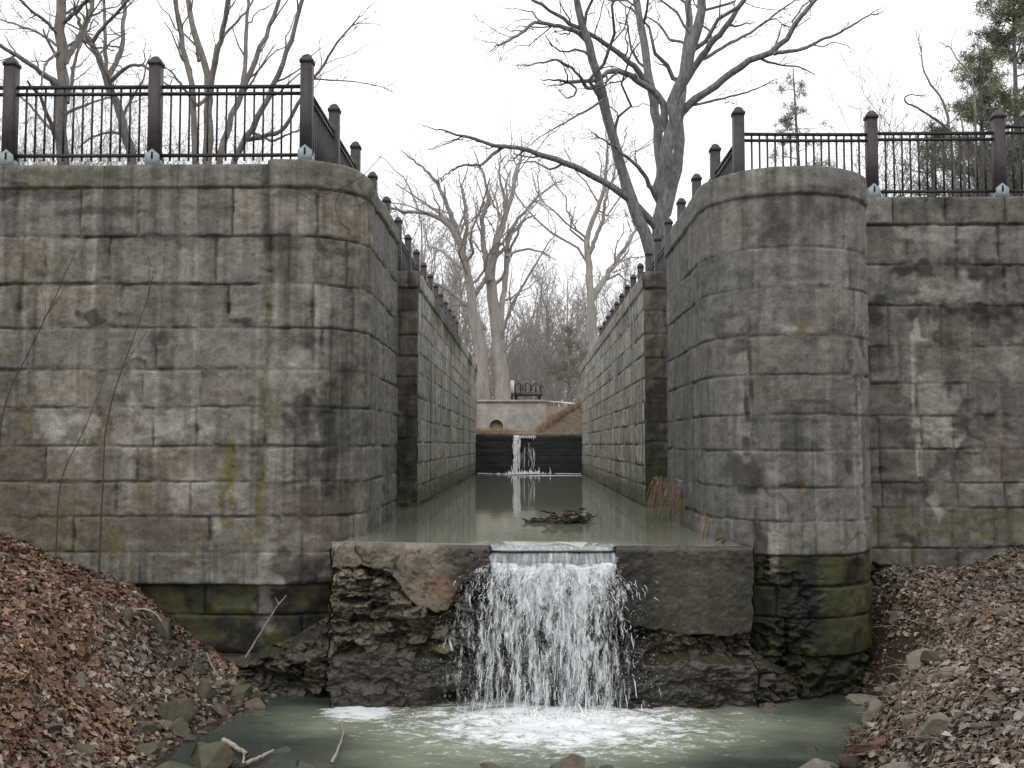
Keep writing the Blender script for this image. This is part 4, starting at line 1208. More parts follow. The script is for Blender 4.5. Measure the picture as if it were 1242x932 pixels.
# ------------------------------------------------------------------ leaf litter
PAL_L = np.array([0.92, 0.92, 0.93]) * np.array([(.19, .108, .066), (.24, .148, .095), (.125, .075, .05), (.30, .22, .16), (.38, .31, .25), (.17, .092, .056), (.085, .058, .042), (.26, .17, .105)])
PAL_R = np.array([0.92, 0.88, 0.84]) * np.array([(.20, .155, .128), (.25, .205, .172), (.135, .103, .085), (.32, .275, .235), (.38, .335, .29), (.155, .11, .085), (.09, .07, .057), (.19, .13, .085)])
def leaf_arrays(P, Nn, rng, smin, smax, pal):
    n = len(P)
    a = rng.uniform(0, 2 * np.pi, n)
    tilt = rng.normal(0, 0.33, (n, 3))
    Z = Nn + tilt
    Z /= np.linalg.norm(Z, axis=1, keepdims=True)
    X = np.stack([np.cos(a), np.sin(a), np.zeros(n)], -1)
    X -= Z * (X * Z).sum(1, keepdims=True)
    X /= np.linalg.norm(X, axis=1, keepdims=True)
    Y = np.cross(Z, X)
    s = (smin + (smax - smin) * rng.random(n) ** 1.4 * rng.choice([1, 1, 1, 1.5], n))[:, None]
    w = rng.uniform(0.6, 1.05, n)[:, None]
    cu = rng.uniform(-0.35, 0.8, n)[:, None]
    cv = rng.uniform(-0.3, 0.45, n)[:, None]
    pts = []
    for x, y in ((-0.5, 0), (-0.15, 0.5), (0.22, 0.36), (0.55, 0), (0.22, -0.36), (-0.15, -0.5)):
        zz = cu * abs(y) * 1.2 + cv * x * x * 1.5
        pts.append(P + s * (X * x + Y * y * w + Z * zz) + Z * 0.008)
    V = np.stack(pts, 1).reshape(-1, 3)
    b = (np.arange(n) * 6)[:, None]
    Q = np.concatenate([b + np.array([[0, 1, 2, 3]]), b + np.array([[0, 3, 4, 5]])])
    c = pal[rng.integers(0, len(pal), n)] * rng.uniform(0.75, 1.2, (n, 1))
    c = (0.88 * c + 0.12 * pal.mean(0)) * (0.5 + 1.0 * fbm(P[:, 0] * 1.6, P[:, 1] * 1.6, P[:, 2] * 1.6, 444, 4))[:, None]
    gr = sst(0.5, 0.7, fbm(P[:, 0] * 0.9, P[:, 1] * 0.9, 0, 445, 3))[:, None] * 0.45
    c = c * (1 - gr) + c.mean(1, keepdims=True) * np.array([1.06, 1.0, 0.93]) * gr
    return V, Q, np.repeat(c, 6, axis=0)

def scatter(n, x0, x1, y0, y1, rng):
    x = rng.uniform(x0, x1, n); y = rng.uniform(y0, y1, n)
    z = H(x, y)
    e = 0.06
    nx = -(H(x + e, y) - H(x - e, y)) / (2 * e); ny = -(H(x, y + e) - H(x, y - e)) / (2 * e)
    Nn = np.stack([nx, ny, np.ones(n)], -1)
    Nn /= np.linalg.norm(Nn, axis=1, keepdims=True)
    return x, y, z, Nn

M_leaf, nt, b = mat_new('dead leaves')
c = attr(nt, 'Col')
nt.links.new(mult(nt, c, ramp(nt, noise(nt, 45, 3, 0.6, objvec(nt)), [(0.3, (0.75, 0.75, 0.75)), (0.7, (1.25, 1.25, 1.25))])), b.inputs['Base Color'])
b.inputs['Roughness'].default_value = 0.75
b.inputs['Specular IOR Level'].default_value = 0.2
rng = np.random.default_rng(51)
x, y, z, Nn = scatter(150000, -11.5, -2.4, 4.5, 14.0, rng)
t = toe_left(y) - x
dens = sst(0.05, 1.1, t + 0.9 * (fbm(x * 1.2, y * 1.2, 0, 850, 3) - 0.5)) * (0.35 + 0.65 * sst(0.35, 0.55, fbm(x * 1.0, y * 1.0, 0, 851, 3))) * (0.5 + 0.5 * sst(-0.6, 1.6, z + 3.2))
k = (rng.random(len(x)) < dens) & (z > LOW + 0.03) & (y < FL - 0.02)
V, Q, C = leaf_arrays(np.stack([x, y, z], -1)[k], Nn[k], rng, 0.040, 0.105, PAL_L)
tag(mesh_np('fallen_leaves', V, Q, None, M_leaf, None, True, C), 'reddish brown fallen leaves covering the bank under the squared wing', 'leaves', None, 'stuff')
x, y, z, Nn = scatter(190000, 2.6, 11.0, 4.5, 15.3, rng)
t = x - toe_right(y)
dens = sst(0.25, 1.2, t + 0.9 * (fbm(x * 1.2, y * 1.2, 0, 855, 3) - 0.5)) * (0.5 + 0.5 * sst(0.38, 0.6, fbm(x * 1.1, y * 1.1, 0, 856, 3)))
k = (rng.random(len(x)) < dens) & (z > LOW + 0.03)
V, Q, C = leaf_arrays(np.stack([x, y, z], -1)[k], Nn[k], rng, 0.032, 0.088, PAL_R)
tag(mesh_np('fallen_leaves', V, Q, None, M_leaf, None, True, C), 'pale pinkish brown fallen leaves on the bank below the stepped-back wing', 'leaves', None, 'stuff')

# dead stalks and dry grass on the banks
M_straw = mat_simple('dry stalks', (0.26, 0.20, 0.13), 0.8, 0.35, 8, 0.2, 0, usecol=True)
def stalks(name, label, cat, n, x0, x1, y0, y1, fn, lmin, lmax, rad, pal, rng, flat=0.5, kind='stuff', sides=3):
    x, y, z, Nn = scatter(n, x0, x1, y0, y1, rng)
    k = (rng.random(n) < fn(x, y, z)) & (z > LOW)
    P = np.stack([x, y, z], -1)[k]
    m = len(P)
    a = rng.uniform(0, 2 * np.pi, m); up = np.abs(rng.normal(flat, 0.35, m))
    D = np.stack([np.cos(a), np.sin(a), up], -1); D /= np.linalg.norm(D, axis=1, keepdims=True)
    L = rng.uniform(lmin, lmax, m)
    s = np.linspace(0, 1, 5)
    polys = P[:, None, :] + D[:, None, :] * (L[:, None] * s[None])[..., None]
    polys[:, :, 2] -= (0.35 * L[:, None] * s[None] ** 2)
    polys += rng.normal(0, 0.018, polys.shape) * L[:, None, None]
    r = rng.uniform(0.6, 1.3, m) * rad
    rads = r[:, None] * np.array([1, .9, .75, .55, .25])[None]
    V, Q = tube_arrays(list(polys), list(rads), sides)
    c = np.array(pal)[rng.integers(0, len(pal), m)] * rng.uniform(0.7, 1.25, (m, 1))
    C = np.repeat(c, 5 * sides, axis=0)
    return tag(mesh_np(name, V, Q, None, M_straw, None, True, C), label, cat, None, kind)
PS = [(.24, .19, .13), (.30, .245, .175), (.13, .10, .075), (.09, .065, .05), (.36, .31, .24)]
stalks('dry_stalks', 'thin dead stalks and twigs strewn over the bank below the stepped-back wing', 'stalks', 6500, 2.8, 9.5, 5, 15.2, lambda x, y, z: 0.25 + 0.75 * (fbm(x * 0.9, y * 0.9, 0, 860, 2) > 0.52), 0.12, 0.5, 0.0035, PS, rng)
stalks('dry_stalks', 'thin dead twigs strewn over the reddish leaf bank', 'stalks', 1500, -10, -2.7, 5, 13.2, lambda x, y, z: 0.35 + 0.65 * sst(9.5, 7.5, y), 0.12, 0.5, 0.003, PS[2:4] + PS[:1], rng)

# ------------------------------------------------------------------ rocks
M_rocks = []
for nm, c1, c2 in (('mossy rock', (.050, .048, .026), (.13, .115, .075)), ('pale rock', (.11, .095, .072), (.24, .215, .17)), ('wet rock', (.022, .02, .018), (.075, .065, .05)), ('brown rock', (.07, .052, .038), (.16, .125, .09))):
    m, nt, b = mat_new(nm)
    v = objvec(nt)
    n1 = noise(nt, 9, 6, 0.75, v)
    nt.links.new(ramp(nt, n1, [(0.3, c1), (0.7, c2)]), b.inputs['Base Color'])
    b.inputs['Roughness'].default_value = 0.4 if nm == 'wet rock' else 0.85
    bump(nt, b, noise(nt, 30, 5, 0.7, v), 0.6, 0.015)
    M_rocks.append(m)
def rock_arrays(seed, sub=3, jag=0.28):
    bm = bmesh.new()
    bmesh.ops.create_icosphere(bm, subdivisions=sub, radius=1.0)
    V = np.array([v.co[:] for v in bm.verts]); T = np.array([[v.index for v in f.verts] for f in bm.faces])
    bm.free()
    r = np.random.default_rng(seed)
    for _ in range(9):      # chop flat facets
        d = r.normal(0, 1, 3); d /= np.linalg.norm(d)
        lim = r.uniform(0.35, 0.78)
        s = V @ d
        V = V - np.outer(np.maximum(s - lim, 0), d)
    V *= 1 + jag * (fbm(V[:, 0] * 1.3 + seed, V[:, 1] * 1.3, V[:, 2] * 1.3, seed, 4)[:, None] - 0.5)
    V += 0.04 * (np.stack([vn(V[:, 0] * 6, V[:, 1] * 6, V[:, 2] * 6 + q, seed + q) for q in range(3)], -1) - 0.5)
    return V, T
def rock(px, py, wpx, hpx, mi, label, seed, name='rock', depth=0.8, sink=0.25, at=None):
    p = at if at is not None else hit(px, py + hpx * 0.4)
    if p.z < LOW - 0.03: p.z = LOW - 0.03
    s = p.y / FPX * 0.5
    V, T = rock_arrays(seed, 5 if wpx > 40 else 4)
    V = V * np.array([wpx * s, wpx * s * depth, hpx * s * 1.15]) / np.array([np.ptp(V[:, 0]), np.ptp(V[:, 1]), np.ptp(V[:, 2])]) * 2
    V[:, 2] += hpx * s * (1 - 2 * sink) * 0.35
    o = mesh_np(name, V, None, T, M_rocks[mi], None, wpx < 60)
    o.location = p
    return tag(o, label, 'rock', 'loose rocks on the banks and in the stream')
ROCKS = [
    (195, 750, 40, 42, 0, 'squat mossy boulder jammed where the squared wing meets the leaf bank'),
    (210, 853, 44, 46, 0, 'large greenish block standing upright in the leaf litter above the stream'),
    (98, 824, 26, 22, 1, 'small pale grey stone lying high in the reddish leaves'),
    (252, 914, 56, 50, 0, 'big angular greenish boulder at the waterline, topmost part mossy'),
    (183, 905, 34, 26, 0, 'tilted flat mossy stone in the leaves beside the big waterline boulder'),
    (246, 834, 30, 32, 0, 'dark mossy stone leaning against the rubble under the ledge'),
    (224, 882, 24, 26, 0, 'mossy stone just below the large upright block'),
    (290, 838, 30, 22, 0, 'olive stone in the rubble corner under the dark ledge'),
    (268, 858, 26, 20, 3, 'brown stone in the rubble corner beside the stream'),
    (312, 850, 34, 18, 3, 'low brown stone at the water edge under the ledge'),
    (175, 880, 30, 20, 0, 'half-buried mossy stone among reddish leaves'),
    (272, 898, 26, 14, 3, 'little pale-topped brown stone in the shallow water by the bank'),
    (215, 932, 60, 30, 0, 'broad flat greenish rock cut by the bottom edge of the photo'),
    (100, 905, 40, 22, 0, 'olive stone sunk in dead twigs on the leaf bank'),
    (682, 922, 48, 30, 3, 'brown pointed rock in midstream straight below the waterfall'),
    (591, 927, 28, 16, 3, 'dark reddish rock in midstream beside the pointed brown rock'),
    (625, 930, 20, 12, 2, 'small black rock between the two brown midstream rocks'),
    (742, 931, 30, 14, 2, 'wet black rock just past the pointed brown rock'),
    (555, 931, 24, 10, 3, 'small brown rock at the edge of the churned water'),
    (908, 930, 24, 18, 1, 'small tan rock standing in dark water near the plank'),
    (932, 853, 18, 12, 3, 'small tan stone at the foot of the round pier'),
    (1048, 818, 28, 24, 1, 'pale squarish rock at the bank corner under the round pier'),
    (1040, 846, 44, 14, 1, 'flat pale slab tilted towards the water'),
    (1063, 856, 30, 32, 1, 'rounded whitish boulder beside the flat pale slab'),
    (1130, 876, 42, 34, 1, 'large whitish rock with a steep light face on the bank'),
    (1106, 874, 36, 28, 1, 'dull grey rock leaning against the large whitish rock'),
    (1088, 746, 22, 16, 1, 'pale stone in the leaves close to the round pier'),
    (1118, 796, 44, 22, 1, 'flat tan rock half covered with leaves'),
    (1192, 879, 30, 12, 3, 'thin flat brown stone on bare soil'),
    (1000, 930, 60, 34, 1, 'broad tan rock at the water edge below the plank'),
    (1072, 682, 26, 14, 0, 'mossy stone wedged at the top of the bank by the round pier'),
    (1098, 930, 54, 24, 1, 'low tan rock with leaves around it near the bottom edge'),
    (1150, 815, 22, 16, 1, 'small tan stone among pinkish leaves'),
    (1040, 880, 26, 14, 3, 'small brown stone at the waterline above the plank'),
    (985, 905, 20, 10, 2, 'small wet stone in dark water off the plank end'),
    (340, 905, 34, 14, 2, 'dark wet stone in the shallow water near the pale stick'),
    (370, 925, 30, 14, 2, 'dark wet stone beside the forked twig'),
    (150, 742, 22, 16, 0, 'mossy stone half hidden by leaves below the squared wing'),
    (60, 880, 26, 16, 3, 'brown stone on the shaded lower leaf bank'),
    (1215, 740, 22, 14, 1, 'pale stone high on the bank below the stained wing'),
]
for i, (px, py, w, h, mi, lab) in enumerate(ROCKS):
    rock(px, py, w, h, mi, lab, 100 + i)
# small rubble nobody would count
rng = np.random.default_rng(61)
Vs, Ts, Cs, off = [], [], [], 0
protoR = [rock_arrays(900 + q, 2) for q in range(6)]
def rub(n, fx_, sm):
    global off
    for i in range(n):
        x, y = fx_()
        z = float(H(x, y))
        V, T = protoR[rng.integers(6)]
        s = sm * math.exp(rng.normal(0, 0.5))
        a = rng.uniform(0, 6.28); ca, sa = math.cos(a), math.sin(a)
        Vv = V * np.array([s, s * rng.uniform(.6, 1), s * rng.uniform(.4, .8)])
        Vv = np.stack([Vv[:, 0] * ca - Vv[:, 1] * sa, Vv[:, 0] * sa + Vv[:, 1] * ca, Vv[:, 2]], -1) + np.array([x, y, z + s * 0.15])
        Vs.append(Vv); Ts.append(T + off); off += len(V)
        c = np.array([(.10, .085, .06), (.07, .055, .042), (.06, .058, .032), (.15, .13, .10)][rng.integers(4)]) * rng.uniform(0.6, 1.3)
        Cs.append(np.tile(c, (len(V), 1)))
def fL():
    y = rng.uniform(8.6, 13.1); return float(toe_left(y)) - rng.normal(0.25, 0.4), y
def fR():
    y = rng.uniform(8.8, 13.4); return float(toe_right(y)) + rng.normal(0.3, 0.4), y
def fB():
    return rng.uniform(-2.6, 2.7), 9.7 - abs(rng.normal(0, 0.35))
def fC():
    return -3.0 - abs(rng.normal(0.2, .5)), 12.9 - abs(rng.normal(0, .5))
rub(330, fL, 0.036); rub(420, fR, 0.036); rub(160, fB, 0.045); rub(160, fC, 0.045)
M_rub = mat_simple('rubble', (0.1, 0.09, 0.07), 0.7, 0.35, 18, 0.35, 0.4, usecol=True)
tag(mesh_np('rubble', np.concatenate(Vs), None, np.concatenate(Ts), M_rub, None, True, np.concatenate(Cs)), 'small broken stones strewn along both edges of the stream', 'rubble', None, 'stuff')

# ------------------------------------------------------------------ sticks, plank, saplings
M_pale = mat_simple('bleached wood', (0.36, 0.30, 0.24), 0.8, 0.3, 14)
M_stem = mat_simple('red brown stems', (0.075, 0.05, 0.04), 0.8, 0.3, 14)
def pxpoly(pts, Y, dY=0.0):
    n = len(pts)
    return np.array([list(W(px, py, Y + dY * i / max(1, n - 1))) for i, (px, py) in enumerate(pts)])
def resample(P, n):
    P = np.asarray(P, float)
    s = np.concatenate([[0], np.cumsum(np.linalg.norm(np.diff(P, axis=0), axis=1))])
    t = np.linspace(0, s[-1], n)
    Pm = np.stack([np.interp(t, s, P[:, k]) for k in range(3)], -1)
    for _ in range(2):
        Pm[1:-1] = 0.25 * Pm[:-2] + 0.5 * Pm[1:-1] + 0.25 * Pm[2:]
    return Pm
def stick(name, label, cat, branches, mat, group=None):
    polys, rads = [], []
    for P, r0, r1 in branches:
        n = 14
        Q = resample(P, n) + RNG.normal(0, r0 * 0.25, (n, 3))
        polys.append(Q); rads.append(np.linspace(r0, r1, n))
    V, Q = tube_arrays(polys, rads, 7)
    return tag(mesh_np(name, V, Q, None, mat, None, True), label, cat, group)
def ground_poly(pts, lift=0.03, Y=None):
    out = []
    for px, py in pts:
        p = hit(px, py); p.z = max(p.z, LOW) + lift
        out.append(list(p))
    return np.array(out)
stick('driftwood_stick', 'pale broken stick end poking from the water by the mossy boulder', 'stick', [(ground_poly([(296, 934), (312, 926), (331, 917)], 0.05), 0.022, 0.014), (ground_poly([(272, 905), (285, 912), (300, 922)], 0.05), 0.03, 0.02)], M_pale, 'driftwood at the water edge')
stick('driftwood_stick', 'thin bleached forked twig standing out of the foamy shallows', 'stick', [(ground_poly([(402, 934), (411, 915), (417, 896), (414, 882)], 0.06), 0.016, 0.005), (ground_poly([(416, 898), (422, 890)], 0.07), 0.008, 0.003), (ground_poly([(295, 935), (296, 918)], 0.06), 0.014, 0.005)], M_pale, 'driftwood at the water edge')
P = pxpoly([(298, 798), (318, 765), (336, 735), (348, 722)], 12.95, -0.1)
stick('driftwood_stick', 'slender pale stick leaning against the dark lower ledge', 'stick', [(P, 0.013, 0.008), (pxpoly([(338, 733), (334, 725)], 12.86, 0), 0.006, 0.003)], M_pale, 'driftwood at the water edge')
stick('driftwood_stick', 'curved root arching out of the leaves near the mossy boulder', 'stick', [(pxpoly([(158, 743), (172, 738), (186, 742), (196, 753)], 12.6, 0), 0.016, 0.01), (pxpoly([(250, 792), (256, 806), (266, 823)], 12.2, 0), 0.012, 0.008)], M_pale, 'driftwood at the water edge')
# plank
p = hit(1062, 910)
bm = MB()
V, T = rock_arrays(77, 4, 0.25)
V = V / np.ptp(V, axis=0) * np.array([0.68, 0.16, 0.11])
V[:, 2] += 0.02 * np.sin(V[:, 0] * 9)
M_plank = mat_bark('weathered plank', (.09, .055, .04), (.24, .15, .115), 9)
o = mesh_np('driftwood_log', V, None, T, M_plank, None, True)
o.location = p + Vector((0, 0, 0.05)); o.rotation_euler = (0, R(-7), R(8))
tag(o, 'reddish brown split log lying on the bank edge by dark water', 'log', 'driftwood at the water edge')
for lab, stems in (
    ('thin bare sapling with kinked stem, farthest from the canal, before the squared wing', [([(2, 478), (15, 463), (30, 440), (47, 405), (62, 370), (78, 335), (92, 305)], .014), ([(55, 385), (72, 360), (82, 345)], .006), ([(15, 463), (5, 440), (0, 430)], .006), ([(52, 392), (56, 375), (50, 352)], .005)]),
    ('thin bare sapling standing upright with one long lean before the wing', [([(124, 600), (127, 560), (124, 520), (135, 480), (150, 447), (165, 400), (178, 372), (186, 335)], .014), ([(150, 447), (162, 425), (180, 400)], .006), ([(178, 372), (182, 340), (180, 310)], .006)]),
    ('faint slanting sapling beside the upright one on the leaf bank', [([(72, 578), (88, 550), (103, 520), (115, 490), (128, 455)], .011), ([(103, 520), (98, 505)], .004)])):
    br = []
    for pts, r in stems:
        br.append((pxpoly(pts, 12.9, 0.15), r, r * 0.35))
    base = pxpoly(stems[0][0][:1], 12.9)[0]
    br[0] = (np.vstack([[base[0] - 0.02, base[1], float(H(base[0], base[1])) - 0.05], br[0][0]]), br[0][1], br[0][2])
    stick('sapling', lab, 'sapling', br, M_stem, 'bare saplings before the wing wall')
stick('creeper', 'reddish bare creeper hanging over the low rounded corner coping', 'vine', [(pxpoly([(323, 222), (326, 195)], 13.22), .012, .008), (pxpoly([(395, 236), (415, 228), (440, 215), (462, 190), (466, 184)], 13.25, 0.7), .009, .003), (pxpoly([(360, 232), (380, 245), (400, 260)], 13.2, 0.05), .005, .002), (pxpoly([(415, 228), (405, 250), (412, 270), (425, 280)], 13.25, 0.4), .005, .002), (pxpoly([(436, 250), (446, 243), (460, 228)], 13.7, 0.5), .008, .003)], M_stem)
# raft of sticks in the pool
def on_pool(px, py, z=POOL):
    r = ray(px, py); return np.array(list(r * (z / r.z)))
polys, rads = [], []
for i in range(110):
    px = 640 + abs(RNG.normal(0, 1)) * 0 + RNG.uniform(-2, 76) if i < 34 else RNG.normal(690, 11)
    py = 633.5 - (px - 640) * 0.04 + RNG.normal(0, 0.9) + (RNG.normal(-2, 2.2) if i >= 34 else 0)
    p = on_pool(px, py + (3 if i >= 34 else 0))
    hgt = abs(RNG.normal(0, 0.06)) * (1 if i >= 34 else 0.15)
    a = RNG.uniform(-0.6, 0.6); L = RNG.uniform(0.08, 0.28)
    d = np.array([math.cos(a), math.sin(a) * 0.8, RNG.normal(0, 0.18)])
    t = np.linspace(-0.5, 0.5, 6)[:, None]
    polys.append(p + np.array([0, 0, 0.015 + hgt]) + d * L * t + RNG.normal(0, .008, (6, 3))); rads.append(RNG.uniform(.006, .018) * np.array([.6, 1, 1, 1, .8, .5]))
V, Q = tube_arrays(polys, rads, 5)
deb = tag(mesh_np('driftwood_raft', V, Q, None, mat_simple('wet sticks', (.035, .026, .02), .6, .4, 14), None, True), 'tangle of dark sticks and brown leaves stranded in the calm pool', 'driftwood', None, 'stuff')
c = on_pool(690, 634)
LP = c + np.stack([RNG.normal(0, .14, 160), RNG.normal(0, .12, 160), np.abs(RNG.normal(.07, .04, 160))], -1)
V, Q, C = leaf_arrays(LP, np.tile([[0, 0, 1.0]], (160, 1)), RNG, .05, .12, PAL_L)
mesh_np('caught_leaves', V, Q, None, M_leaf, deb, True, C)
# hanging dry grass tufts at the foot of the right wall
def tuft(label, pts, Yd, n, L, pal):
    polys, rads = [], []
    for i in range(n):
        px, py = pts[RNG.integers(len(pts))]
        p = np.array(list(W(px + RNG.normal(0, 5), py + RNG.normal(0, 4), Yd)))
        a = RNG.uniform(0, 6.28)
        d = np.array([math.cos(a) * 0.5 - 0.15, -abs(math.sin(a)) * 0.6 - 0.1, 0.35])
        t = np.linspace(0, 1, 7)[:, None]
        l = L * RNG.uniform(.5, 1.2)
        polys.append(p + d * l * t * 0.8 - np.array([0, 0, 1.0]) * l * t ** 2 * 1.15 + RNG.normal(0, .006, (7, 3)))
        rads.append(np.linspace(1, .3, 7) * RNG.uniform(.0025, .005))
    V, Q = tube_arrays(polys, rads, 4)
    C = np.repeat(np.array(pal)[RNG.integers(0, len(pal), n)] * RNG.uniform(.7, 1.2, (n, 1)), 28, axis=0)
    return tag(mesh_np('grass_tuft', V, Q, None, M_straw, None, True, C), label, 'grass tuft', 'dry grass tufts on the pool wall')
tuft('large tan tuft of dry grass hanging in the gate recess corner', [(802, 585), (808, 592), (812, 600)], 17.0, 260, 0.45, [(.26, .19, .12), (.18, .125, .08), (.33, .25, .17)])
tuft('long tan tuft of dry grass drooping into the pool', [(824, 595), (828, 602), (832, 606)], 15.6, 220, 0.42, [(.24, .17, .11), (.17, .12, .08), (.30, .23, .15)])
tuft('small straw-coloured grass tuft at the pier foot by the weir end', [(866, 624), (871, 626)], 13.7, 110, 0.40, [(.36, .30, .20), (.28, .22, .14)])
tuft('short green and straw tuft low on the pier beside the straw-coloured one', [(850, 634), (858, 628)], 14.2, 70, 0.22, [(.12, .13, .04), (.26, .22, .11)])
for i, (px, py, w, h, lab) in enumerate([(874, 641, 15, 17, 'square loose block at the pier foot beside the straw-coloured grass tuft'), (884, 656, 24, 10, 'flat dark stone at the weir end by the round pier'), (896, 668, 20, 12, 'tan broken stone on the weir end')]):
    p = W(px, py + h * 0.5, 12.95 - 0.1 * i); rock(px, py, w, h, (0, 2, 3)[i], lab, 300 + i, at=p)

# ------------------------------------------------------------------ trees
def grow(out, P, r0, r1, level, rng, kl=0.5, dens=1.0, up=0.25, wig=0.12, ang=(25, 65), minr=0.004, maxlev=4, tmin=0.2, nmax=9, side=None):
    """adds branches along the limb P (points) to out[level]"""
    P = np.asarray(P, float)
    s = np.concatenate([[0], np.cumsum(np.linalg.norm(np.diff(P, axis=0), axis=1))])
    L = s[-1]
    if level > maxlev: return
    n = int(min(nmax, max(2, rng.normal(L * 2.0 * dens, 1)))) if level < maxlev else int(max(2, min(nmax, L * 3 * dens)))
    for q in range(n):
        t = tmin + (1 - tmin) * (q + rng.random()) / n
        t = min(t, 0.98)
        p = np.array([np.interp(t * L, s, P[:, k]) for k in range(3)])
        p2 = np.array([np.interp(min(1, t + 0.05) * L, s, P[:, k]) for k in range(3)])
        p1 = np.array([np.interp(max(0, t - 0.05) * L, s, P[:, k]) for k in range(3)])
        d = p2 - p1; d /= np.linalg.norm(d) + 1e-9
        ra = np.cross(d, rng.normal(0, 1, 3)); ra /= np.linalg.norm(ra) + 1e-9
        th = math.radians(rng.uniform(*ang))
        nd = d * math.cos(th) + np.cross(ra, d) * math.sin(th)
        nd[2] += up * rng.uniform(0.2, 1.2)
        nd /= np.linalg.norm(nd)
        l = L * kl * rng.uniform(0.55, 1.15) * (1.05 - 0.45 * t)
        rr = (r0 + (r1 - r0) * t)
        ra0 = max(minr, rr * rng.uniform(0.3, 0.52)); ra1 = max(minr * 0.6, ra0 * 0.35)
        npt = 7
        tt = np.linspace(0, 1, npt)
        w = np.cumsum(rng.normal(0, wig * l / npt * 1.6, (npt, 3)), axis=0); w -= w[0]
        Q = p + nd * (l * tt)[:, None] + w
        Q[:, 2] += up * 0.3 * l * tt ** 2
        out.setdefault(level, []).append((Q, np.linspace(ra0, ra1, npt)))
        if ra0 > minr * 1.01 or level < maxlev:
            grow(out, Q, ra0, ra1, level + 1, rng, kl, dens, up, wig, ang, minr, maxlev, 0.15, nmax)

def build_tree(root, limbs, mat_trunk, mat_crown, seed, n_pts=22, **kw):
    """limbs: list of (points Nx3, r0, r1, branch?)"""
    rng = np.random.default_rng(seed)
    polys, rads, out = [], [], {}
    o = np.array(root.location[:])
    for P, r0, r1, br in limbs:
        Q = resample(np.asarray(P, float) - o, n_pts)
        Q[1:-1] += rng.normal(0, min(r0, 0.25) * 0.16, (n_pts - 2, 3))
        polys.append(Q); rads.append(np.linspace(r0, r1, n_pts) * (1 + rng.normal(0, 0.04, n_pts)))
        if br:
            kk = {**kw, **(br if isinstance(br, dict) else {})}
            grow(out, Q, r0, r1, 1, rng, **kk)
            d = Q[-1] - Q[-3]; d /= np.linalg.norm(d) + 1e-9
            Lt = min(2.2, 0.22 * np.linalg.norm(np.diff(Q, axis=0), axis=1).sum())
            tt = np.linspace(0, 1, 7)[:, None]
            for q in range(3):
                dd = d + rng.normal(0, 0.32 * (q > 0) + 0.08, 3); dd /= np.linalg.norm(dd)
                T_ = Q[-1] + dd * Lt * rng.uniform(.5, 1.1) * tt + np.cumsum(rng.normal(0, .035 * Lt, (7, 3)), axis=0) * (tt > 0)
                ra = r1 * (0.95 if q == 0 else 0.6)
                out.setdefault(1, []).append((T_, np.linspace(ra, max(0.003, ra * 0.2), 7)))
                grow(out, T_, ra, ra * 0.2, 2, rng, **{**kk, 'tmin': 0.1})
    V, Q = tube_arrays(polys, rads, 10)
    mesh_np('trunk', V, Q, None, mat_trunk, root, True)
    Vs, Qs, off = [], [], 0
    for lv, items in out.items():
        V, Q = tube_arrays([i[0] for i in items], [i[1] for i in items], 5 if lv == 1 else (4 if lv == 2 else 3))
        Vs.append(V); Qs.append(Q + off); off += len(V)
    if Vs: mesh_np('crown', np.concatenate(Vs), np.concatenate(Qs), None, mat_crown, root, True)

def limb(pts, Y, w0, w1, br=True, dY=0.0, y0=0.0):
    """picture polyline taken out to its own distance; it also runs dY in depth"""
    n = len(pts)
    P = []
    for i, (px, py) in enumerate(pts):
        f = i / max(1, n - 1)
        P.append(list(W(px, py, Y + y0 + dY * f)))
    return (P, w0 * Y / FPX / 2, w1 * Y / FPX / 2, br)

G_T = 'bare trees beyond the canal walls'
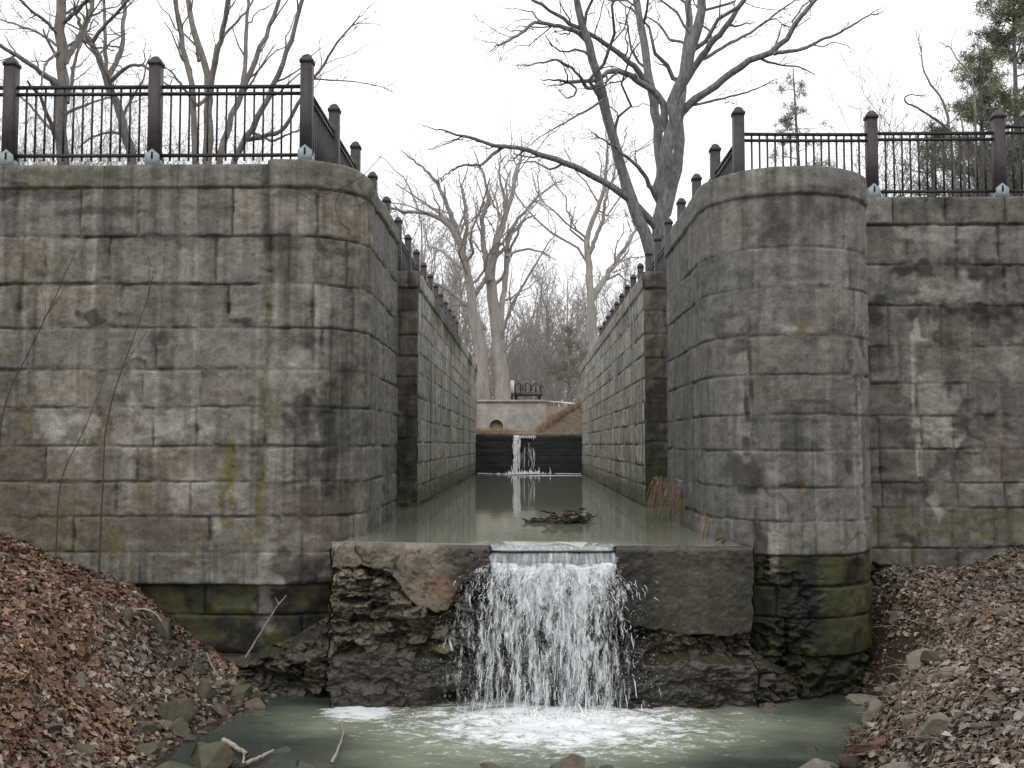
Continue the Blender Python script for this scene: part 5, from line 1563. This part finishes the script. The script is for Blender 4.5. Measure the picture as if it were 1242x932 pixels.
# big tree beside the right wall
YT = 30.0
base = W(800, 330, YT)
t1 = tag(empty('bare_tree', (base.x, YT, RT - 0.1)), 'huge grey many-stemmed bare tree rising behind the fence of the round-pier wall', 'tree', G_T)
T1 = [limb([(800, 470), (799, 330), (799, 285)], YT, 35, 29, False),
      limb([(801, 300), (804, 260), (806, 220), (812, 170), (820, 120), (832, 90), (842, 60), (850, 20), (856, -30), (862, -110)], YT, 21, 6, dict(tmin=0.45), -1.5),
      limb([(806, 260), (822, 200), (824, 160), (826, 125), (830, 70), (836, 30), (835, -40), (830, -120)], YT, 16, 5, dict(tmin=0.5), 1.5, 0.4),
      limb([(796, 320), (785, 290), (768, 250), (755, 215), (745, 180), (738, 140), (728, 100), (718, 65), (708, 40), (700, 10), (694, -30), (690, -90)], YT, 16, 5.5, dict(tmin=0.35), -2.0, -0.3),
      limb([(802, 240), (800, 170), (795, 130), (790, 105), (785, 80), (778, 40), (772, 0), (766, -40), (760, -110)], YT, 14, 6, dict(tmin=0.4), 1.0, 0.2),
      limb([(806, 160), (805, 124), (795, 112), (778, 103), (766, 92), (754, 86), (743, 85), (733, 89), (724, 98), (716, 100), (700, 97), (688, 100)], YT, 10, 4, dict(tmin=0.3, wig=0.25, nmax=6), -1.5, -0.3),
      limb([(792, 112), (781, 96), (770, 82), (760, 72), (745, 60), (730, 51), (716, 41), (699, 34), (675, 17), (654, 5), (630, -12)], YT, 8, 3, dict(tmin=0.2), -2.5),
      limb([(712, 50), (699, 38), (680, 32), (664, 29), (647, 26), (640, 34), (633, 41), (620, 49), (606, 55)], YT, 6, 2, dict(tmin=0.1, dens=1.7, nmax=12), -1.5, -1.5),
      limb([(730, 100), (712, 110), (705, 95), (690, 80), (675, 72), (655, 76), (640, 80)], YT, 5, 1.6, dict(tmin=0.1, nmax=8), -1.5, -1.5),
      limb([(814, 175), (819, 145), (827, 133), (846, 121), (858, 110), (871, 103), (889, 87), (901, 78), (914, 73), (939, 66), (948, 55), (957, 44), (969, 21), (980, 10), (994, -2), (1010, -20)], YT, 12, 4, dict(tmin=0.45, dens=0.7, nmax=5), -2.0),
      limb([(938, 66), (946, 63), (962, 62), (978, 59), (992, 50), (1003, 46), (1016, 42), (1028, 34), (1056, 18)], YT, 5, 1.6, dict(tmin=0.3, nmax=4, dens=0.6), -0.8, -1.4),
      limb([(826, 110), (832, 95), (846, 76), (857, 59), (868, 46), (878, 37), (893, 14), (905, -4), (915, -40)], YT, 10, 4, dict(tmin=0.3), -1.2),
      limb([(846, 76), (870, 62), (890, 50), (910, 40), (940, 18), (965, 0)], YT, 5, 2, dict(tmin=0.3, nmax=4), 1.0),
      limb([(822, 136), (832, 130), (850, 126), (871, 121), (890, 116), (907, 112), (920, 107), (932, 101)], YT, 4, 1.4, dict(nmax=4), -1.5),
      limb([(800, 282), (788, 264), (772, 250), (760, 237), (740, 224), (719, 215), (702, 205), (685, 197), (674, 192), (664, 189), (648, 186), (633, 182), (613, 177), (592, 173), (572, 170), (562, 165)], YT, 11, 3, dict(tmin=0.45, dens=0.5, nmax=5, kl=0.22), -4.0),
      limb([(613, 177), (605, 182), (596, 189), (588, 197), (582, 201), (572, 201), (565, 199), (552, 204), (540, 212)], YT, 4.5, 1.4, dict(nmax=4, dens=0.6), -0.6, -3.1),
      limb([(800, 250), (795, 237), (788, 226), (781, 213), (775, 204), (767, 196), (755, 187), (743, 177), (734, 172), (726, 167)], YT, 7, 2, dict(nmax=4, dens=.6, tmin=.4), -1.8),
      limb([(733, 120), (716, 132), (700, 140), (688, 148), (668, 158), (650, 170)], YT, 3.4, 1.2, dict(nmax=5), -1.2, -1.6),
      limb([(690, 100), (700, 108), (697, 116), (688, 120), (680, 112)], YT, 3, 1.2, dict(nmax=5), -.5, -1.5)]
build_tree(t1, T1, M_bark_grey, M_twig, 501, kl=0.42, dens=0.85, up=0.10, wig=0.26, minr=0.0065, maxlev=4, nmax=7)

# the double-trunked tree at the head of the lock
YC = 58.0
base = W(600, 490, YC)
t2 = tag(empty('bare_tree', (base.x, YC, 2.2)), 'tall pale double-trunked bare tree standing over the culvert at the head of the lock', 'tree', G_T)
T2 = [limb([(590, 500), (587, 480), (583, 418), (573, 373), (567, 334), (562, 305), (555, 286), (544, 270), (530, 260), (518, 257), (506, 255), (496, 257)], YC, 19, 4, dict(tmin=0.5), -2),
      limb([(610, 500), (608, 480), (605, 418), (599, 373), (594, 334), (599, 302), (604, 288), (608, 276), (615, 256), (621, 238), (627, 215), (631, 196)], YC, 22, 3.5, dict(tmin=0.45), 1),
      limb([(562, 305), (565, 284), (567, 264), (565, 250), (562, 232)], YC, 6, 2, True, 1.5),
      limb([(562, 305), (555, 282), (547, 260), (540, 242), (534, 228), (525, 216), (514, 204), (502, 194)], YC, 8, 2, True, -1.5),
      limb([(548, 274), (530, 256), (512, 244), (498, 235), (484, 226)], YC, 5, 1.5, True, 1.0),
      limb([(594, 340), (589, 310), (583, 276), (586, 260), (592, 244), (590, 225), (584, 205)], YC, 9, 2.5, True, -1.5),
      limb([(603, 415), (606, 392), (610, 370), (614, 335), (616, 309), (615, 285), (622, 270), (637, 257), (646, 247), (653, 238), (661, 231), (672, 224)], YC, 9, 2, True, 2),
      limb([(615, 312), (625, 305), (641, 302), (655, 305), (667, 311)], YC, 4, 1.5, True, 1),
      limb([(608, 412), (610, 402), (615, 385), (621, 370), (632, 350), (644, 331), (653, 315), (664, 297)], YC, 5, 1.5, True, -2),
      limb([(610, 428), (619, 416), (631, 405), (638, 396), (645, 386)], YC, 4, 1.3, True, -1),
      limb([(588, 400), (570, 375), (548, 355), (530, 345), (515, 338)], YC, 7, 2, True, -2),
      limb([(598, 320), (585, 345), (575, 360)], YC, 6, 6, False),
      limb([(566, 330), (550, 318), (538, 306), (524, 300)], YC, 5, 1.6, True, 1.5),
      limb([(598, 305), (612, 275), (612, 240), (605, 215), (606, 198)], YC, 6, 2, True, -1)]
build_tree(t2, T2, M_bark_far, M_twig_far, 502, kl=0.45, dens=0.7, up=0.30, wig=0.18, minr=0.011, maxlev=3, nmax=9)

YR = 50.0
base = W(718, 388, YR)
t3 = tag(empty('bare_tree', (base.x, YR, 2.6)), 'slender forked bare tree past the upper end of the round-pier wall', 'tree', G_T)
T3 = [limb([(720, 480), (718, 388), (716, 357), (714, 312), (711, 285), (716, 270), (725, 257), (730, 240), (733, 226), (735, 206), (737, 185)], YR, 14, 3, dict(tmin=0.5)),
      limb([(717, 365), (723, 353), (732, 340), (742, 326), (752, 311), (762, 295), (768, 285), (773, 274)], YR, 9, 3, True, 1.5),
      limb([(714, 310), (722, 290), (730, 272), (733, 255), (734, 240), (745, 215), (748, 195)], YR, 6, 2, True, -1.2),
      limb([(735, 230), (728, 215), (730, 200), (726, 188)], YR, 3, 1.4, dict(nmax=10), .8),
      limb([(712, 290), (700, 280), (694, 270), (690, 262)], YR, 3, 1.2, True, -.6),
      limb([(742, 326), (752, 318), (766, 312), (785, 312)], YR, 2.6, 1, True, .5)]
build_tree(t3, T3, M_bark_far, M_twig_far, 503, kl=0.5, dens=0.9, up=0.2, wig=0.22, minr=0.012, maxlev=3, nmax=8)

# behind the fence of the squared wing
YL = 25.0
def ltree(label, limbs, seed, px, Y, **kw):
    b = W(px, 200, Y)
    t = tag(empty('bare_tree', (b.x, Y, LT - 0.1)), label, 'tree', G_T)
    build_tree(t, limbs, M_bark_brown, M_twig, seed, **{**dict(kl=0.45, dens=0.9, up=0.14, wig=0.15, minr=0.0055, maxlev=3, nmax=9), **kw})
    return t
ltree('straight stout bare tree seen through the fence panel farthest from the canal', [
    limb([(73, 260), (75, 190), (75, 120), (74, 60), (74, 0), (74, -80), (72, -160)], YL, 15, 10, dict(tmin=0.2, nmax=14, dens=1.0, kl=.2)),
    limb([(70, 105), (63, 100), (50, 88), (38, 79), (18, 66), (0, 55), (-20, 50)], YL, 7, 4, True, -1.5),
    limb([(76, 78), (82, 69), (94, 50), (103, 34), (110, 15), (113, -5), (118, -50)], YL, 8, 5, True, 1.5),
    limb([(82, 125), (87, 100), (90, 78), (96, 58), (104, 40)], YL, 5, 3, True, 2),
    limb([(74, 60), (56, 76), (52, 90), (50, 105)], YL, 4, 2, True, -1),
    limb([(78, 140), (92, 132), (104, 128), (118, 122), (135, 118)], YL, 4, 2, True, -1),
    limb([(66, 160), (54, 150), (40, 132), (26, 118), (10, 106)], YL, 4, 2, True, 1),
    limb([(74, 45), (55, 25), (40, 15), (20, -5)], YL, 5, 3, True, -1),
    limb([(74, 30), (95, 12), (108, -4), (130, -30)], YL, 6, 3, True, -1),
    limb([(75, 60), (48, 40), (20, 30), (-5, 22)], YL, 4, 2, dict(nmax=10), 1.5)], 511, 73, YL, up=0.05, dens=1.2, nmax=10, maxlev=4)
ltree('leaning bare tree with spreading crooked limbs left of the forked clump', [
    limb([(170, 250), (161, 192), (155, 168), (148, 144), (138, 115), (129, 93), (120, 72), (110, 51), (102, 40)], YL + 2, 14, 7, dict(tmin=0.4)),
    limb([(130, 95), (138, 82), (148, 62), (149, 40), (151, 15), (152, -20), (156, -60)], YL + 2, 7, 3, True, 1.5),
    limb([(134, 100), (145, 88), (158, 80), (172, 78), (184, 86), (194, 98), (206, 104)], YL + 2, 5, 2, True, -1.5),
    limb([(129, 88), (128, 50), (127, 20), (125, -10), (122, -50)], YL + 2, 5, 2.5, True, 1),
    limb([(112, 54), (100, 48), (88, 52), (78, 60)], YL + 2, 5, 2, True, 1),
    limb([(112, 52), (122, 36), (140, 18), (150, 6), (170, -14), (180, -40)], YL + 2, 5, 2, True, -1),
    limb([(154, 165), (135, 160), (115, 165), (100, 175)], YL + 2, 4, 2, True, -1)], 512, 165, YL + 2, up=0.08, dens=1.0, maxlev=4, nmax=7)
ltree('forked clump of thin bare stems fanning up behind the wing fence near the corner', [
    limb([(240, 250), (237, 189), (236, 140), (233, 103), (227, 75), (220, 51), (216, 25), (213, -5), (208, -60)], YL - 3, 9, 5, dict(tmin=0.4)),
    limb([(250, 250), (252, 189), (254, 140), (254, 93), (246, 68), (237, 45), (232, 22), (227, -5), (222, -60)], YL - 3, 13, 5, dict(tmin=0.4), 1),
    limb([(253, 120), (258, 90), (265, 60), (271, 34), (276, 10), (278, -10), (280, -70)], YL - 3, 8, 4, dict(tmin=.4), -1),
    limb([(262, 250), (268, 185), (280, 145), (292, 113), (304, 84), (316, 56), (330, 27), (340, -4), (350, -50)], YL - 3, 9, 4, dict(tmin=.4), 1.5),
    limb([(276, 250), (285, 185), (298, 168), (309, 154), (322, 125), (334, 100), (343, 79), (356, 40), (367, 0), (375, -40)], YL - 3, 9, 4, dict(tmin=.4), -1),
    limb([(292, 113), (298, 80), (298, 35), (302, -5), (304, -60)], YL - 3, 6, 3, True, 1),
    limb([(300, 170), (322, 165), (343, 161), (355, 140), (364, 120), (380, 95), (395, 75), (404, 60), (412, 45), (428, 30)], YL - 3, 6, 2, dict(tmin=.4), -1),
    limb([(306, 160), (330, 172), (345, 165), (362, 158)], YL - 3, 4, 2, True, -.5),
    limb([(250, 120), (240, 130), (225, 110), (212, 92), (205, 85)], YL - 3, 5, 2, True, -.5),
    limb([(254, 100), (260, 70), (270, 44), (285, 30), (302, 10), (312, -10)], YL - 3, 5, 2, True, .5),
    limb([(380, 96), (410, 98), (430, 99), (463, 105)], YL - 3, 2.2, 1, dict(nmax=4), -.5)], 513, 255, YL - 3, up=0.30, kl=0.36, dens=0.8, ang=(18, 50), maxlev=3, nmax=7)

# generic bare trees: a few shapes, each copied as an object of its own
def generic_tree(seed, h, r, mt, mc, name='bare_tree', **kw):
    rng = np.random.default_rng(seed)
    t = empty(name)
    tr = np.array([[0, 0, -0.3], [rng.normal(0, .1), rng.normal(0, .1), h * .25], [rng.normal(0, .3), rng.normal(0, .3), h * .55], [rng.normal(0, .5), rng.normal(0, .5), h]])
    limbs = [(tr, r, r * 0.2, dict(tmin=0.3, nmax=14, dens=1.3))]
    for q in range(rng.integers(3, 6)):
        z0 = h * rng.uniform(0.22, 0.5)
        a = rng.uniform(0, 6.28); sp = h * rng.uniform(.1, .28)
        e = np.array([math.cos(a) * sp, math.sin(a) * sp, h * rng.uniform(.7, 1.0)])
        s0 = np.array([np.interp(z0, tr[:, 2], tr[:, k]) for k in range(3)])
        mid = s0 * 0.5 + e * 0.5 + np.array([math.cos(a), math.sin(a), 0]) * sp * 0.25
        limbs.append(([s0, mid, e], r * 0.5, r * 0.12, dict(tmin=0.2, nmax=9)))
    build_tree(t, limbs, mt, mc, seed + 1, n_pts=12, **{**dict(kl=0.42, dens=0.6, up=0.3, wig=0.15, minr=0.014, maxlev=3, nmax=7), **kw})
    return t
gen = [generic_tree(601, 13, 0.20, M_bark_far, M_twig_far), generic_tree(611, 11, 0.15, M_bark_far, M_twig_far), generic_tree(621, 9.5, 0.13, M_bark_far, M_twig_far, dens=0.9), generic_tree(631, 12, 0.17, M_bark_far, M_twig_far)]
rng = np.random.default_rng(71)
WOOD = []
for px, top, Y in [(668, 345, 66), (640, 350, 84), (690, 335, 76), (655, 372, 72), (628, 385, 92), (700, 380, 63), (680, 395, 88), (650, 330, 100), (612, 372, 96), (630, 410, 70), (662, 405, 68), (710, 352, 82), (725, 345, 70), (745, 335, 68), (760, 330, 76), (690, 372, 100), (673, 420, 64),
                   (512, 285, 66), (528, 300, 74), (545, 300, 82), (560, 330, 90), (500, 300, 80), (520, 270, 92), (540, 340, 68), (575, 360, 76), (640, 400, 110), (700, 400, 112), (620, 400, 115), (590, 360, 105), (660, 395, 120)]:
    WOOD.append((px, top, Y))
LW = ['slim pale bare tree in the far wood between the chamber walls', 'short twiggy bare tree in the far wood between the chamber walls']
used = set()
for i, (px, top, Y) in enumerate(WOOD):
    k = int(rng.integers(4))
    src = gen[k]
    t = src if k not in used else copy_tree(src)
    used.add(k)
    p = W(px, top, Y)
    z0 = float(H(p.x, Y)) if Y > 44 else LT
    sc = (p.z - z0) / (13, 11, 9.5, 12)[k]
    t.location = (p.x, Y, z0 - 0.1); t.rotation_euler = (0, 0, rng.uniform(0, 6.28)); t.scale = (sc * rng.uniform(.85, 1.15),) * 2 + (sc,)
    side = 'twiggy pale bare tree of the far wood, among its like behind the double-trunked tree' if px < 610 else 'twiggy pale bare tree of the far wood, among its like between the chamber walls'
    tag(t, side, 'tree', 'far wood behind the double-trunked tree' if px < 610 else 'far wood between the chamber walls')
for k, t in enumerate(gen):
    if k not in used: t.location = (20 + k * 3, 90, 2)

# thickets behind the wing fences
def thicket(name, label, x0, x1, Y0, Y1, z0, h, n, mat, seed, cat='thicket', lean=0.25, r=0.010, dens=1.0):
    rng = np.random.default_rng(seed)
    out = {}
    for i in range(n):
        x = rng.uniform(x0, x1); y = rng.uniform(Y0, Y1); hh = h * rng.uniform(.45, 1.05)
        d = np.array([rng.normal(0, lean), rng.normal(0, lean), 1.0]); d /= np.linalg.norm(d)
        t = np.linspace(0, 1, 7)[:, None]
        P = np.array([x, y, z0]) + d * hh * t + np.cumsum(rng.normal(0, .035 * hh, (7, 3)), axis=0) * (t > 0)
        out.setdefault(0, []).append((P, np.linspace(r * 1.6, r * .5, 7)))
        grow(out, P, r * 1.6, r * .5, 1, rng, kl=.45, dens=dens, up=.15, wig=.2, minr=r * .45, maxlev=2, tmin=.15, nmax=9)
    Vs, Qs, off = [], [], 0
    for lv, items in out.items():
        V, Q = tube_arrays([i[0] for i in items], [i[1] for i in items], 3); Vs.append(V); Qs.append(Q + off); off += len(V)
    return tag(mesh_np(name, np.concatenate(Vs), np.concatenate(Qs), None, mat, None, True), label, cat, None, 'stuff')
thicket('undergrowth', 'dense bare undergrowth behind the squared-wing fence', -15.5, -8.6, 20, 25, LT, 4.6, 190, M_twig, 701, lean=.5, r=.007, dens=1.8)
thicket('undergrowth', 'thin bare brushwood behind the fence near the low rounded corner', -9.5, -4.8, 21, 25, LT, 3.8, 90, M_twig, 702, lean=.5, r=.006, dens=1.5)
thicket('undergrowth', 'bare grey brushwood behind the stained-wing fence', 7.0, 15.5, 21, 26, RTW, 4.4, 150, M_twig, 703, lean=.3, r=.010, dens=1.2)
thicket('undergrowth', 'bare brown undergrowth under the far wood', -6, 8, 61, 76, 2.2, 5.0, 210, M_twig_far, 704, lean=.3, r=.022, dens=1.0)
thicket('undergrowth', 'bare pale scrub filling the gaps deep in the far wood', -9, 14, 85, 120, 2.4, 8.0, 260, M_twig_far, 705, lean=.25, r=.035, dens=.8)

# conifers
M_needle = mat_simple('pine needles', (0.05, 0.065, 0.035), 0.7, 0.4, 5, 0.2, 0, usecol=True)
def conifer(label, px, top, Y, z0, seed, width, n_b, bare=0.35, clump=1.0, name='pine_tree', lean=0.0, colr=(.055, .068, .036), tuft=46, nl=.13):
    rng = np.random.default_rng(seed)
    p = W(px, top, Y)
    h = p.z - z0
    t = tag(empty(name, (p.x, Y, z0)), label, 'tree')
    tr = np.array([[-lean, 0, -.3], [-lean * .6, 0, h * .4], [0, 0, h]])
    polys, rads = [resample(tr, 14)], [np.linspace(.012 * h + .04, .02, 14)]
    CP = []
    for i in range(n_b):
        f = bare + (1 - bare) * rng.random() ** 0.9
        z = h * f
        a = rng.uniform(0, 6.28)
        L = width * (1.08 - f) ** 0.7 * rng.uniform(.5, 1.25)
        s = np.array([np.interp(z, tr[:, 2], tr[:, k]) for k in range(3)])
        tt = np.linspace(0, 1, 7)[:, None]
        P = s + np.array([math.cos(a), math.sin(a), rng.uniform(0, .5)]) * L * tt + np.array([0, 0, 1]) * .12 * L * tt ** 2 + np.cumsum(rng.normal(0, .03 * L, (7, 3)), axis=0) * (tt > 0)
        polys.append(P); rads.append(np.linspace(.011 + .012 * L, .005, 7))
        for q in range(max(3, int(L * 8 * clump))):
            k = rng.uniform(.35, 1.0) * 6
            c = np.array([np.interp(k, np.arange(7), P[:, w]) for w in range(3)]) + rng.normal(0, .16, 3) * np.array([1, 1, .5])
            CP.append(c)
    V, Q = [], []
    g7 = tube_arrays([resample(x, 8) for x in polys], [np.interp(np.linspace(0, 1, 8), np.linspace(0, 1, len(r)), r) for r in rads], 5)
    mesh_np('trunk', g7[0], g7[1], None, M_bark_brown, t, True)
    CP = np.array(CP); m = len(CP)
    P = np.repeat(CP, tuft, axis=0) + rng.normal(0, .06, (m * tuft, 3))
    d = rng.normal(0, 1, (m * tuft, 3)) + np.array([0, 0, .5]); d /= np.linalg.norm(d, axis=1, keepdims=True)
    sd = np.cross(d, rng.normal(0, 1, d.shape)); sd /= np.linalg.norm(sd, axis=1, keepdims=True)
    L = nl * rng.uniform(.6, 1.3, (m * tuft, 1))
    V = np.stack([P - sd * .010, P + sd * .010, P + d * L], 1).reshape(-1, 3)
    T = np.arange(m * tuft * 3).reshape(-1, 3)
    c = np.array(colr) * rng.uniform(.6, 1.5, (m, 1)) + rng.random((m, 1)) * np.array([.03, .02, .0])
    C = np.repeat(c, tuft * 3, axis=0)
    mesh_np('crown', V, None, T, M_needle, t, False, C)
    return t
conifer('small sparse pine with bare lower trunk behind the round pier and fence', 962, 84, 36, RT, 731, 1.9, 44, .35, .45, colr=(.16, .17, .13), tuft=36, nl=.17, lean=-.4)
conifer('bushy pine with tall crown behind the stained-wing fence, cut by the photo edge', 1228, -20, 27, RTW, 732, 2.3, 95, .25, 1.0, colr=(.16, .175, .115), tuft=40, nl=.17)
conifer('lower spreading pine in front of the bushy pine behind the stained-wing fence', 1188, 62, 26, RTW, 733, 1.8, 70, .25, 1.0, colr=(.165, .18, .115), tuft=40, nl=.17)
conifer('low scrubby evergreen just above the stained-wing fence rail beside the hooked tree', 1130, 150, 25, RTW, 734, 1.2, 26, .3, .7, colr=(.15, .165, .11), tuft=40)
conifer('dark little evergreen at the upper end of the round-pier chamber wall', 690, 395, 55, 2.3, 735, 1.5, 60, .2, .8, name='evergreen_tree', colr=(.17, .175, .13), tuft=16, nl=.22)
b = W(1152, 200, 24)
t = tag(empty('bare_tree', (b.x, 24, RTW - .1)), 'small dead hooked tree curling above the stained-wing fence', 'tree', G_T)
build_tree(t, [limb([(1158, 250), (1155, 190), (1152, 160), (1149, 135), (1142, 118), (1130, 105), (1122, 95), (1119, 82), (1118, 70)], 24, 5.5, 1.6, dict(nmax=3, tmin=.3)),
               limb([(1151, 158), (1140, 148), (1126, 140), (1112, 130), (1098, 126), (1095, 118), (1103, 114), (1115, 116)], 24, 4, 1.2, dict(nmax=3, tmin=.3), -.6),
               limb([(1170, 240), (1169, 170), (1167, 150), (1164, 136)], 24, 4, 1.5, dict(nmax=4), .5),
               limb([(1185, 230), (1182, 120), (1178, 85), (1165, 78), (1157, 68), (1154, 60)], 24, 4, 1.5, dict(nmax=4, tmin=.5), .8)], M_bark_brown, M_twig, 741, kl=.3, dens=.6, up=.1, wig=.25, minr=.006, maxlev=2, nmax=4)
b = W(1122, 215, 23)
stick('stump', 'split pale tree stump seen between pickets of the stained-wing fence', 'stump', [(np.array([[b.x, 23, RTW - .1], [b.x - .02, 23, RTW + .35], [b.x - .07, 23, RTW + .72]]), .09, .02)], mat_simple('split wood', (.42, .31, .2), .8, .25, 12))

# ------------------------------------------------------------------ head of the lock
M_conc = mat_simple('pale concrete', (.38, .355, .32), .85, .35, 2.2, .2, .3)
YH = 52.4
hw = tag(empty('culvert_headwall', (-1.0, YH, .4)), 'pale concrete headwall with a round culvert mouth beyond the far weir', 'headwall')
zt_, zb_ = W(600, 488, YH).z, 0.2
cc_ = W(602, 518, YH)
m = MB()
xl, xr = -7.0, W(662, 488, YH).x
r0 = 0.34
th = np.linspace(0, 2 * np.pi, 33)[:-1]
ring = [(cc_.x + r0 * math.cos(a), cc_.z + r0 * math.sin(a)) for a in th]
def boxpt(a):
    c, s = math.cos(a), math.sin(a)
    tx = ((xr - cc_.x) if c > 0 else (xl - cc_.x)) / c if abs(c) > 1e-6 else 1e9
    tz = ((zt_ - cc_.z) if s > 0 else (zb_ - cc_.z)) / s if abs(s) > 1e-6 else 1e9
    k = min(tx, tz); return (cc_.x + c * k, cc_.z + s * k)
angs = sorted(set(list(th) + [math.atan2(zz - cc_.z, xx - cc_.x) % (2 * np.pi) for xx in (xl, xr) for zz in (zt_, zb_)]))
inner = [(cc_.x + r0 * math.cos(a), cc_.z + r0 * math.sin(a)) for a in angs]; outer = [boxpt(a) for a in angs]
n = len(angs)
V = [(x, YH, z) for x, z in inner] + [(x, YH, z) for x, z in outer]
m.add(V, [(i, (i + 1) % n, n + (i + 1) % n, n + i) for i in range(n)])
m.box(xl, xr + .1, YH - .08, YH + .35, zt_, zt_ + .12)
m.build('wall', M_conc, hw)
m = MB()
k = 32
a = np.linspace(0, 2 * np.pi, k + 1)[:-1]
rings = []
for rr, yy in ((.345, YH + .3), (.345, YH - .12), (.45, YH - .12), (.45, YH + .02)):
    rings.append(np.stack([cc_.x + rr * np.cos(a), np.full(k, yy), cc_.z + rr * np.sin(a)], -1))
V = np.concatenate(rings); Q = [(q * k + i, q * k + (i + 1) % k, (q + 1) * k + (i + 1) % k, (q + 1) * k + i) for q in range(3) for i in range(k)]
mesh_np('pipe_rim', V, Q, None, mat_simple('rim concrete', (.40, .38, .34), .85, .2, 5, .2, .2), hw)
rings = [np.stack([cc_.x + 0.335 * np.cos(a), np.full(k, yy), cc_.z + 0.335 * np.sin(a)], -1) for yy in (YH + .02, YH + 3)]
V = np.concatenate(rings + [np.array([[cc_.x, YH + 3, cc_.z]])]); Q = [(i, (i + 1) % k, k + (i + 1) % k, k + i) for i in range(k)]; T = [(k + i, k + (i + 1) % k, 2 * k) for i in range(k)]
mesh_np('pipe', V, Q, T, M_black, hw)
for ch in hw.children: ch.matrix_parent_inverse = Matrix.Translation(-Vector(hw.location))
# footpath strip and grass at the head of the lock
rng = np.random.default_rng(81)
PT = [(.42, .32, .16), (.36, .26, .14), (.30, .20, .13), (.46, .37, .22), (.25, .17, .12)]
PR = [(.27, .18, .13), (.33, .235, .165), (.21, .14, .105), (.38, .29, .18)]
def bank_grass(label, n, x0, x1, y0, y1, fn, pal, l0, l1):
    return stalks('dry_grass', label, 'dry grass', n, x0, x1, y0, y1, fn, l0, l1, .011, pal, rng, 1.6)
bank_grass('tan dry grass in front of the culvert mouth', 3200, -3.6, -0.75, 47, 51.6, lambda x, y, z: (0.9 * sst(-0.35, -1.0, x + 0.35 * np.sin(y))) * sst(45, 47, y), PT, .3, .72)
bank_grass('reddish dry grass over the slope beside the far weir', 9500, 0.5, 4.5, 44.0, 53, lambda x, y, z: sst(.46, .7, z), PR, .25, .6)
bank_grass('golden dry grass along the crest of the far slope', 1800, 1.2, 5.5, 52, 57, lambda x, y, z: 0.9 + 0 * x, PT, .2, .5)
Vp = np.array([[xr - .3, 54.0, float(H(xr - .3, 54.0)) + .03], [xr + 1.6, 53.2, float(H(xr + 1.6, 53.2)) + .35], [xr + 1.7, 54.0, float(H(xr + 1.7, 54.0)) + .38], [xr - .3, 55.0, float(H(xr - .3, 55.0)) + .05]])
tag(mesh_np('path', Vp, [(0, 1, 2, 3)], None, mat_simple('pale path', (.55, .53, .5), .9, .1, 4, .2, 0)), kind='structure')
# railing and marker post by the path
YB = 60.0
pa, pb = W(623, 478.5, YB), W(652, 478.5, YB)
rl = tag(empty('footbridge', (pa.x, YB, 2.0)), 'small dark footbridge with arched iron railing beside the double-trunked tree', 'footbridge')
m = MB(); m.box(0, pb.x - pa.x + .3, -.5, .5, pa.z - 2.0 - .09, pa.z - 2.0 + .09); m.build('deck', mat_simple('dark boards', (.11, .085, .075), .8, .3, 8), rl)
m = MB(); Lr = pb.x - pa.x + .2
for xx in np.linspace(.1, Lr, 6): m.box(xx - .035, xx + .035, -.48, -.42, pa.z - 2 + .09, pa.z - 2 + .55)
polys = []
for q in range(3):
    xa = .1 + Lr * q / 3.2; tt = np.linspace(0, np.pi, 12)
    polys.append(np.stack([xa + .2 + .28 * np.cos(tt), np.full(12, -.45), pa.z - 2 + .2 + .42 * np.sin(tt)], -1))
m.tubes(polys, [np.full(12, .03)] * 3, 5)
m.build('railing', M_rail, rl)
m = MB()
for xx in (.15, Lr - .1): m.box(xx - .08, xx + .08, -.3, .3, -.1, pa.z - 2 - .09)
m.build('support', M_rail, rl)
p0, p1 = W(621, 492, YB - .6), W(621, 462, YB - .6)
mk = tag(empty('marker_post', (p0.x, YB - .6, 2.1)), 'white marker board on a dark post at the end of the footbridge', 'sign post')
m = MB(); m.box(-.05, .05, -.05, .05, -.2, p1.z - 2.1); m.build('pole', M_rail, mk)
m = MB(); m.box(-.10, .13, -.085, -.055, p1.z - 2.1 - .72, p1.z - 2.1 + .02); m.build('sign_board', mat_simple('white board', (.8, .8, .8), .6, .05), mk)
